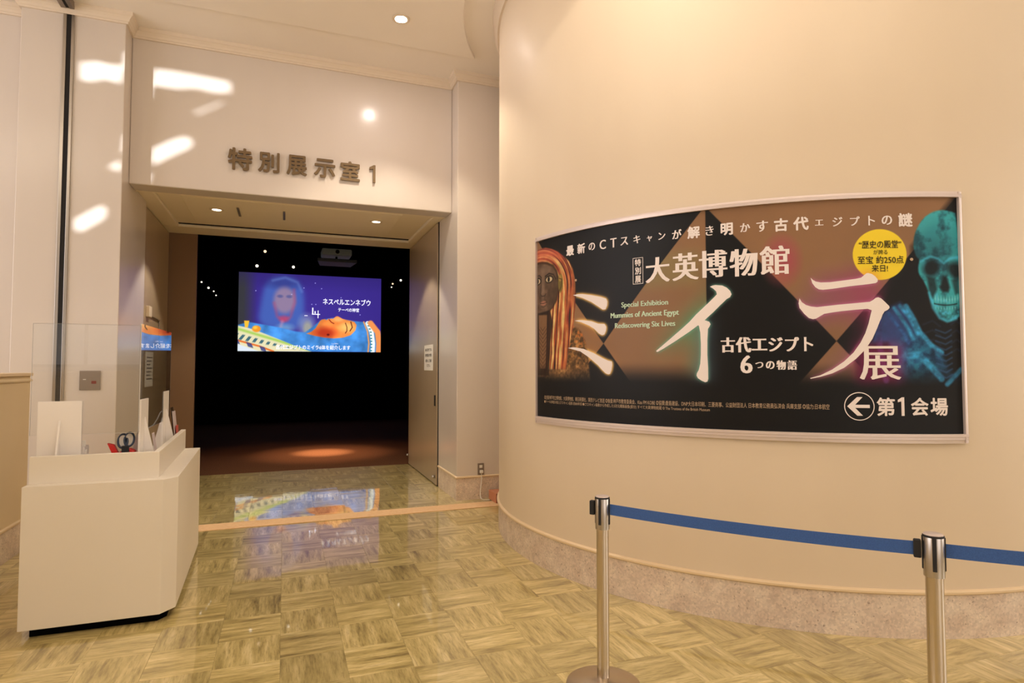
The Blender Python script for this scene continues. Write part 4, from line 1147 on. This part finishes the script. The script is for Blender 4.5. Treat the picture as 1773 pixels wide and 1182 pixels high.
    # collar stripes lower left
    col_ = pmask(X, Y, [(0, 0.32), (0.10, 0.30), (0.25, 0.25), (0.45, 0.17), (0.66, 0.08), (0.88, 0.0), (0, 0)], 0.006)
    I = over(I, rgb((216, 208, 168)), col_)
    I = over(I, rgb((150, 190, 80)), col_*np.clip(1-np.abs(Y-(0.28-X*0.30))/0.03, 0, 1))
    str_ = (np.sin((X*1.0-Y*0.75)*70+np.sin(Y*9)*1.2) > 0.1)*col_*np.clip((0.235-X*0.28-Y)/0.02, 0, 1)*np.clip((Y-0.135+X*0.17)/0.02, 0, 1)
    I = over(I, rgb((44, 88, 104)), str_*0.9)
    I = over(I, rgb((214, 104, 40)), smask(X, Y, [(0, 0.135), (0.25, 0.065), (0.42, 0.0)], 0.022, 0.005))
    chk = (np.sin((X+Y*0.4)*46) > 0.25)*smask(X, Y, [(0, 0.12), (0.2, 0.06), (0.36, 0.01)], 0.05, 0.005)
    I = over(I, rgb((52, 60, 120)), chk*0.85)
    I = over(I, rgb((206, 216, 226)), pmask(X, Y, [(0, 0.09), (0.25, 0.0), (0, 0)], 0.006))
    I = over(I, rgb((240, 180, 50)), pmask(X, Y, [(0.07, 0.385), (0.13, 0.385), (0.115, 0.30), (0.08, 0.30)], 0.005))
    I = over(I, rgb((224, 140, 40)), emask(X, Y, 0.215, 0.285, 0.052, 0.042, 0.15))
    I = over(I, rgb((250, 200, 70)), emask(X, Y, 0.20, 0.30, 0.025, 0.02, 0.4)*0.7)
    return I
scr = tag(empty('projection_screen', (0.66, SY, SZ0)), 'large lit projection screen showing a reclining golden faced coffin on blue', 'screen')
SI = paint_screen()
under(scr, grid_mesh('screen_image', SI, lambda u, v: np.stack([SX0+(SX1-SX0)*u, np.full(u.shape, SY), SZ0+(SZ1-SZ0)*v], 1), M['screen']))
under(scr, MB().box(SX0-0.02, SX1+0.02, SY+0.004, SY+0.038, SZ0-0.02, SZ1+0.02).build('screen_back', M['black']))
M['scrtxt'] = mat('screen_white_text', (240, 240, 255), 0.5, emit=(240, 240, 255), es=1.9)
FS = Flat(lambda a, b, c: Vector((SX0+a*(SX1-SX0)/1.777, SY-c, SZ0+b*(SZ1-SZ0))), 0.01)
FS.text('ネスペルエンネブウ', 1.02, 1.635, 0.625, 0.705, off=0.02)
FS.text('テーベの神官', 1.215, 1.485, 0.535, 0.585, off=0.02)
FS.text('古代エジプトのミイラ6体を紹介します', 0.45, 1.375, 0.028, 0.085, off=0.022)
FS.text('しょうかい', 1.14, 1.22, 0.098, 0.118, off=0.01)
for (a, b, c, d) in ((0.885, 0.90, 0.49, 0.575), (0.885, 0.985, 0.485, 0.495), (0.955, 0.965, 0.44, 0.54), (0.915, 0.93, 0.50, 0.53), (0.79, 0.83, 0.465, 0.473)):
    FS.poly([(a, c), (b, c), (b, d), (a, d)])
FS.build('caption_text', M['scrtxt'], scr, maxlen=0)['kind'] = 'stuff'

# projector hanging under the black ceiling
pj = tag(empty('ceiling_projector', (0.826, 11.0, 3.35)), 'grey projector hanging near the ceiling above the lit screen', 'projector')
under(pj, MB().box(0.575, 1.075, 10.85, 11.25, 3.365, 3.475).build('projector_body', M['device'], bevel=0.02))
under(pj, MB().prism([(0.50, 10.80), (1.16, 10.80), (1.10, 11.30), (0.56, 11.30)], 3.235, 3.29).build('mounting_plate', mat('dark_metal', (44, 46, 48), 0.5, emit=(60, 60, 60), es=0.03), bevel=0.01))  # plate material carries a slight glow in place of light
under(pj, MB().tube([(0.83, 11.05, 3.28), (0.83, 11.05, 4.78)], 0.02, 10).build('hanging_rod', M['black']))
under(pj, MB().tube([(0.83, 10.845, 3.42), (0.83, 10.83, 3.42)], 0.035, 16).build('lens', M['dark']))

# small spotlights of the dark room
SPOTS = [(-0.367, 3.555, 0.030, 1), (-0.50, 3.279, 0.032, 0), (0.128, 3.294, 0.030, 0), (-1.405, 2.937, 0.017, 0), (-1.292, 2.839, 0.022, 0), (-1.207, 2.781, 0.015, 0), (-1.168, 2.709, 0.014, 0), (2.136, 3.145, 0.026, 0), (1.977, 3.068, 0.019, 1), (1.955, 2.999, 0.015, 0)]
LBL = {0: 'warm glowing ceiling spotlight, highest one left of the screen', 1: 'white glowing spotlight over the upper left of the screen', 2: 'white glowing spotlight over the middle of the screen',
       3: 'highest of four small spotlights in the row far left of the screen', 4: 'brightest of four small spotlights in the row far left of the screen', 5: 'third of four small spotlights descending far left of the screen', 6: 'lowest of four small spotlights far left of the screen',
       7: 'brightest small spotlight right of the screen', 8: 'warm small spotlight, middle of three right of the screen', 9: 'lowest of three small spotlights right of the screen'}
for i, (x, z, r, wm) in enumerate(SPOTS):
    y = 12.0
    e = tag(empty('ceiling_spotlight', (x, y, z)), LBL[i], 'spotlight', 'spotlights of the dark exhibition room')
    o1 = MB().tube([(x, y+0.16, z+0.02), (x, y+0.01, z)], r*1.5+0.012, 16).build('lamp_housing', M['black'])
    o2 = MB().tube([(x, y+0.012, z), (x, y-0.002, z-0.001)], r*0.82, 16).build('lamp_lens', M['spotwarm'] if wm else M['spotglow'])
    o3 = MB().tube([(x, y+0.09, z+0.01), (x, y+0.09, 4.79)], 0.008, 8).build('hanging_rod', M['black'])
    for o in (o1, o2, o3): under(e, o)

# ------------------------------------------------------------------ DOWNLIGHTS
def downlight(x, y, z, r, lbl, glow, grp=None):
    e = tag(empty('downlight', (x, y, z)), lbl, 'ceiling light', grp)
    ring = MB().lathe([(r*1.55, 0.0), (r*1.55, -0.004), (r*1.12, -0.007), (r*1.0, -0.004), (r*0.92, 0.004), (r*0.92, 0.006)], (0, 0), 40).build('trim_ring', M['crown'], smooth=True)
    disc = MB().lathe([(0.0, -0.002), (r*0.90, -0.002), (r*0.93, 0.003)], (0, 0), 32).build('lamp_disc', glow)
    ring.parent = e; disc.parent = e
    return e
downlight(0.958, 5.47, 4.629, 0.053, 'bright round downlight in the hall ceiling above the letters', M['lamphot'])
downlight(-0.75, 7.60, 3.221, 0.050, 'left round downlight in the soffit of the opening', M['lampglow'], 'soffit downlights')
downlight(1.035, 7.55, 3.221, 0.050, 'right round downlight in the soffit of the opening', M['lampglow'], 'soffit downlights')

# ------------------------------------------------------------------ RECEPTION COUNTER
ctr = tag(empty('reception_counter', (-0.9, 4.6, 0)), 'cream angled reception counter with a raised back board and black toe space', 'counter')
OUT = [(-1.29, 3.93), (-0.634, 3.93), (-0.568, 4.015), (-0.612, 5.36), (-1.12, 5.36), (-1.12, 4.62), (-1.29, 4.62)]
under(ctr, MB().prism(OUT, 0.05, 0.798).build('cabinet_body', M['cabinet'], bevel=0.003))
TOE = [(-1.25, 3.975), (-0.655, 3.975), (-0.615, 4.03), (-0.655, 5.32), (-1.08, 5.32), (-1.08, 4.58), (-1.25, 4.58)]
under(ctr, MB().prism(TOE, 0.0, 0.051).build('toe_kick', M['black']))
UPO = [(-1.287, 4.015), (-0.668, 4.015), (-0.716, 5.36), (-0.748, 5.36), (-0.700, 4.047), (-1.287, 4.047)]
under(ctr, MB().prism(UPO, 0.797, 0.945).build('back_board', M['cabinet'], bevel=0.002))

# white stands that carry the acrylic shield
def stand(o, u, n, lbl, hgt=0.44, wd=0.21):
    """plate along u, gusset fins along +-n"""
    e = tag(empty('white_stand', o), lbl, 'stand', 'white stands of the acrylic shield')
    U = Vector((*u, 0)); Nn = Vector((*n, 0)); Z = Vector((0, 0, 1))
    O = Vector(o)
    pl = MB().plate([(-wd/2, 0), (wd/2, 0), (wd/2, hgt), (-wd/2, hgt)], O-Nn*0.006, U, Z, Nn, 0.012).build('plate', M['white'], bevel=0.0015)
    under(e, pl)
    for s_ in (1, -1):
        f = MB().plate([(0.006, 0), (0.085, 0), (0.080, 0.03), (0.010, 0.33), (0.006, 0.33)], O-U*0.005, Nn*s_, Z, U, 0.010).build('gusset', M['white'], bevel=0.0012)
        under(e, f)
    return e
stand((-1.186, 4.130, 0.798), (1, 0), (0, -1), 'broad white stand at the left end of the counter')
stand((-0.800, 4.265, 0.798), (0, 1), (1, 0), 'white stand with spreading fins behind the corner of the counter')
stand((-0.806, 5.020, 0.798), (0, 1), (1, 0), 'white stand with spreading fins at the far end of the counter', hgt=0.46)

# acrylic shield panes
sh = tag(empty('acrylic_shield', (-0.8, 4.15, 1.05)), 'clear acrylic shield of two panes standing above the counter', 'shield')
under(sh, MB().box(-1.332, -0.806, 4.150, 4.155, 1.047, 1.680).build('pane', M['glass']))
under(sh, MB().box(-0.806, -0.801, 4.160, 5.170, 1.047, 1.690).build('pane', M['glass']))
ed = MB()
ed.box(-1.334, -1.332, 4.150, 4.155, 1.047, 1.680).box(-1.332, -0.806, 4.150, 4.155, 1.0455, 1.0475).box(-1.332, -0.806, 4.150, 4.155, 1.679, 1.6805)
under(sh, ed.build('polished_edge', M['glassedge']))
under(sh, MB().box(-0.8060, -0.8010, 4.155, 4.160, 1.047, 1.690).build('polished_edge', M['glassedge']))
under(sh, MB().box(-0.806, -0.801, 5.170, 5.173, 1.047, 1.69).build('polished_edge', M['glassedge']))

# leaflet holder at the far stand
lh = tag(empty('leaflet_holder', (-0.755, 5.13, 0.798)), 'clear tilted leaflet holder with printed leaflets at the far end of the counter', 'leaflet holder')
def tilted(x0, x1, zb, zt, y0, y1, th, name, m):
    b = MB()
    b.v = [(x0, y0, zb), (x0, y1, zb), (x1, y1, zt), (x1, y0, zt), (x0+th, y0, zb), (x0+th, y1, zb), (x1+th, y1, zt), (x1+th, y0, zt)]
    b.f = [(0, 1, 2, 3), (4, 7, 6, 5), (0, 4, 5, 1), (3, 2, 6, 7), (0, 3, 7, 4), (1, 5, 6, 2)]; b.mi = [0]*6
    return under(lh, b.build(name, m))
tilted(-0.758, -0.790, 0.80, 1.13, 5.13, 5.24, 0.004, 'clear_back', M['glass'])
tilted(-0.750, -0.778, 0.82, 1.10, 5.13, 5.23, 0.006, 'leaflet', M['leaflet_a'])
tilted(-0.7435, -0.753, 0.82, 0.995, 5.13, 5.22, 0.004, 'leaflet', M['leaflet_b'])
under(lh, MB().tube([(-0.93, 5.06, 0.985), (-0.89, 5.06, 1.01), (-0.862, 5.06, 1.06), (-0.848, 5.06, 1.10), (-0.82, 5.06, 1.12)], 0.004, 8).build('clear_arm', M['glassedge']))

# small card stand between the two stands
cs = tag(empty('card_stand', (-0.78, 4.62, 0.798)), 'small clear card stand between the two finned white stands', 'card stand')
under(cs, MB().plate([(0, 0), (0.07, 0), (0.07, 0.20), (0, 0.20)], (-0.775, 4.55, 0.80), (0, 1, 0), (-0.15, 0, 1), (1, 0, 0), 0.003).build('card', M['leaflet_a']))
under(cs, MB().box(-0.80, -0.75, 4.54, 4.63, 0.799, 0.806).build('stand_base', M['glassedge']))

# white clip box beside the broad stand
wc = tag(empty('paper_dispenser', (-1.055, 4.20, 0.798)), 'small white paper dispenser beside the broad white stand', 'dispenser')
under(wc, MB().box(-1.10, -1.073, 4.16, 4.25, 0.799, 0.975).build('dispenser_body', M['white'], bevel=0.004))
under(wc, MB().box(-1.095, -1.068, 4.158, 4.163, 0.975, 1.01).build('paper_tab', M['paper'], bevel=0.001))
under(wc, MB().box(-1.073, -1.064, 4.17, 4.20, 0.93, 0.955).build('paper_tab', M['paper'], bevel=0.001))

# red and black tape dispenser with two blue rolls
td = tag(empty('tape_dispenser', (-0.875, 4.20, 0.798)), 'red and black desk tape dispenser with two blue ringed rolls', 'tape dispenser')
under(td, MB().plate([(0, 0), (0.10, 0), (0.10, 0.135), (0.075, 0.15), (0.05, 0.15), (0.02, 0.13)], (-0.927, 4.185, 0.799), (1, 0, 0), (0, 0, 1), (0, 1, 0), 0.05).build('dispenser_body', M['red'], bevel=0.006))
under(td, MB().plate([(0, 0), (0.035, 0), (-0.01, 0.095), (-0.045, 0.105)], (-0.925, 4.188, 0.88), (1, 0, 0), (0, 0, 1), (0, 1, 0), 0.03).build('red_tab', M['red'], bevel=0.004))
under(td, MB().box(-0.892, -0.855, 4.170, 4.188, 0.90, 0.968).build('black_grip', M['ink'], bevel=0.003))
for cx, cz, rr in ((-0.890, 0.995, 0.034), (-0.857, 1.003, 0.034)):
    ringp = [(cx+rr*0.72*math.cos(a), 4.192+0.012*math.sin(a), cz+rr*1.15*math.sin(a)) for a in [2*PI*i/28 for i in range(28)]]
    under(td, MB().tube(ringp, 0.006, 8, closed=True).build('blue_ring', M['blue'], smooth=True))
    under(td, MB().plate([(rr*0.62*math.cos(a), rr*1.0*math.sin(a)) for a in [2*PI*i/20 for i in range(20)]], (cx, 4.192, cz), (1, 0, 0), (0, 0, 1), (0, 1, 0), 0.006).build('tape_roll', M['glassedge']))

# ------------------------------------------------------------------ SMALL THINGS ON THE WALLS
wp = tag(empty('switch_plate', (-1.609, 6.355, 1.31)), 'square steel switch plate with a red indicator on the left pier', 'switch')
under(wp, MB().box(-1.690, -1.532, 6.345, 6.356, 1.228, 1.398).build('steel_plate', M['plate'], bevel=0.002))
under(wp, MB().box(-1.598, -1.562, 6.341, 6.346, 1.283, 1.308).build('red_indicator', M['ledred'], bevel=0.001))
under(wp, MB().box(-1.662, -1.640, 6.342, 6.346, 1.318, 1.324).build('white_mark', M['paper']))

ot = tag(empty('wall_outlet', (2.013, 6.355, 0.32)), 'steel wall outlet low on the right pier', 'outlet')
under(ot, MB().box(1.980, 2.050, 6.347, 6.356, 0.262, 0.384).build('steel_plate', M['plate'], bevel=0.002))
under(ot, MB().box(1.998, 2.032, 6.343, 6.348, 0.335, 0.365).build('socket', M['paper'], bevel=0.001))
pc = tag(empty('power_cord', (2.015, 6.34, 0.30)), 'white power cord hanging from the outlet to the floor', 'cord')
under(pc, MB().box(1.998, 2.034, 6.318, 6.343, 0.278, 0.312).build('plug', M['paper'], bevel=0.005))
crv = [(2.015, 6.33, 0.28), (2.018, 6.325, 0.23), (2.012, 6.32, 0.17), (2.0, 6.315, 0.10), (1.992, 6.30, 0.05), (1.996, 6.28, 0.018), (2.02, 6.26, 0.008), (2.05, 6.25, 0.007), (2.080, 6.245, 0.007)]
under(pc, MB().tube(crv, 0.005, 8).build('cable', M['paper'], smooth=True))
bx = tag(empty('salmon_box', (2.13, 6.16, 0)), 'small salmon pink box on the floor between pier and round wall', 'box')
bo = MB(); bo.box(2.09, 2.30, 6.06, 6.30, 0.006, 0.105)
bo.mi = [0, 0, 1, 0, 0, 0]
under(bx, bo.build('box_body', [M['box'], M['boxd']], bevel=0.003))

# notice on the right door
nt_ = tag(empty('door_notice', (1.723, 7.65, 1.55)), 'white printed notice on the right taupe door', 'notice')
under(nt_, MB().box(1.7225, 1.7245, 7.40, 7.90, 1.385, 1.710).build('paper_sheet', M['paper']))
FN = Flat(lambda a, b, c: Vector((1.7222-c, 7.90-a, 1.385+b)), 0.0004)
for zz, tx, x0, x1 in ((0.245, '展示室内では、', 0.06, 0.44), (0.175, '携帯電話の使用、', 0.06, 0.44), (0.105, '撮影はご遠慮', 0.08, 0.42), (0.045, 'ください。', 0.15, 0.35)):
    FN.text(tx, x0, x1, zz, zz+0.038, off=0.01)
FN.build('notice_print', M['ink'], nt_, maxlen=0)['kind'] = 'stuff'

# paper, intercom and conduit on the left door
ic = tag(empty('door_contact', (-1.44, 7.8, 2.05)), 'small cream door contact with thin conduit on the left taupe door', 'door contact')
under(ic, MB().box(-1.440, -1.405, 7.66, 7.80, 1.985, 2.105).build('contact_box', M['crown'], bevel=0.005))
under(ic, MB().tube([(-1.43, 7.78, 2.005), (-1.43, 8.10, 2.00), (-1.43, 8.36, 1.99), (-1.43, 8.37, 1.97), (-1.43, 8.37, 1.72)], 0.008, 8).build('conduit', M['plate']))
ln = tag(empty('door_sheet', (-1.438, 7.9, 1.4)), 'white information sheet on the left taupe door seen through the acrylic', 'notice')
under(ln, MB().box(-1.439, -1.434, 7.66, 8.06, 1.21, 1.60).build('paper_sheet', M['paper']))
for q in range(6):
    pass
FN2 = Flat(lambda a, b, c: Vector((-1.434+c, 7.66+a, 1.21+b)), 0.0006)
for q in range(7):
    FN2.poly([(0.05, 0.32-q*0.04), (0.35-0.05*(q % 3), 0.32-q*0.04), (0.35-0.05*(q % 3), 0.332-q*0.04), (0.05, 0.332-q*0.04)])
FN2.build('sheet_print', M['plate'], ln, maxlen=0)['kind'] = 'stuff'

# ------------------------------------------------------------------ BARRIER POSTS AND BELTS
POLE_H = 0.85
def make_post(x, y, rz, lbl):
    e = tag(empty('barrier_post', (x, y, 0)), lbl, 'barrier post', 'steel belt barrier posts')
    parts = []
    parts.append(MB().lathe([(0.0, 0.002), (0.165, 0.002), (0.168, 0.006), (0.165, 0.014), (0.13, 0.026), (0.06, 0.040), (0.034, 0.046), (0.0, 0.046)], (0, 0), 64).build('base', M['pole'], smooth=True))
    parts.append(MB().lathe([(0.0275, 0.04), (0.0275, 0.742)], (0, 0), 40).build('tube', M['pole'], smooth=True))
    parts.append(MB().lathe([(0.0275, 0.700), (0.0325, 0.700), (0.0325, 0.838), (0.031, 0.841)], (0, 0), 48).build('belt_head', M['steel'], smooth=True))
    parts.append(MB().lathe([(0.0, 0.848), (0.028, 0.848), (0.031, 0.846), (0.0315, 0.841)], (0, 0), 48).build('cap', M['alu'], smooth=True))
    parts.append(MB().lathe([(0.0318, 0.836), (0.0334, 0.837), (0.0334, 0.842), (0.0315, 0.844)], (0, 0), 48).build('cap_seal', M['ink'], smooth=True))
    for i in range(4):
        a = rz+i*PI/2
        b = MB().box(0.0305, 0.0352, -0.0065, 0.0065, 0.722, 0.838)
        o = b.build('belt_slot', M['ink'], bevel=0.002); o.rotation_euler = (0, 0, a); parts.append(o)
    for o in parts: o.parent = e
    return e
A1 = (1.363, 2.468); A2 = (2.149, 1.507)
dirb = Vector((A2[0]-A1[0], A2[1]-A1[1])); ang = math.atan2(dirb.y, dirb.x)
make_post(*A1, ang, 'satin steel barrier post in front of the left part of the round wall')
A3 = (3.00, 0.86)
dir2 = Vector((A3[0]-A2[0], A3[1]-A2[1])); ang2 = math.atan2(dir2.y, dir2.x)
make_post(*A2, ang, 'satin steel barrier post nearest the camera, where two blue belts meet')
def clip(p, a, zc, nm, lbl=None):
    o = MB().box(0.0365, 0.060, -0.011, 0.011, -0.032, 0.032).build(nm, M['ink'], bevel=0.004)
    o.rotation_euler = (0, 0, a); o.location = (p[0], p[1], zc)
    return o
def belt(p, q, za, zb, sag, lbl, r0=0.0365, r1=0.052):
    d = Vector((q[0]-p[0], q[1]-p[1], 0)); L = d.length; d.normalize()
    nrm = Vector((-d.y, d.x, 0)); b = MB(); n = 24
    for i in range(n+1):
        t = i/n; s = r0+(L-r0-r1)*t
        c = Vector((p[0], p[1], 0))+d*s
        z = za+(zb-za)*t-sag*4*t*(1-t)
        for dz in (-0.024, 0.024):
            for w_ in (-0.0008, 0.0008):
                v = c+nrm*w_; b.v.append((v.x, v.y, z+dz))
    for i in range(n):
        o = i*4; w4 = o+4
        b.f += [(o, w4, w4+2, o+2), (o+1, o+3, w4+3, w4+1), (o, o+1, w4+1, w4), (o+2, w4+2, w4+3, o+3)]; b.mi += [0]*4
    b.f += [(0, 2, 3, 1), (n*4, n*4+1, n*4+3, n*4+2)]; b.mi += [0, 0]
    e = tag(empty('barrier_belt', (p[0]+d.x*L/2, p[1]+d.y*L/2, (za+zb)/2)), lbl, 'belt', 'blue belts of the barrier')
    under(e, b.build('webbing', M['belt'], smooth=False))
    cl = clip(q, math.atan2(-d.y, -d.x), zb, 'belt_clip'); under(e, cl)
    return e
belt(A1, A2, 0.790, 0.790, 0.012, 'blue retractable belt stretched between the two steel posts')
belt(A2, A3, 0.790, 0.790, 0.010, 'dark blue belt leaving the right post towards the right edge')
# empty belt end on the left side of the first post
ec = tag(empty('belt_end_cover', (A1[0], A1[1], 0.79)), 'black belt catch on the left side of the far steel post', 'belt catch')
under(ec, clip(A1, ang+PI, 0.79, 'catch_block'))
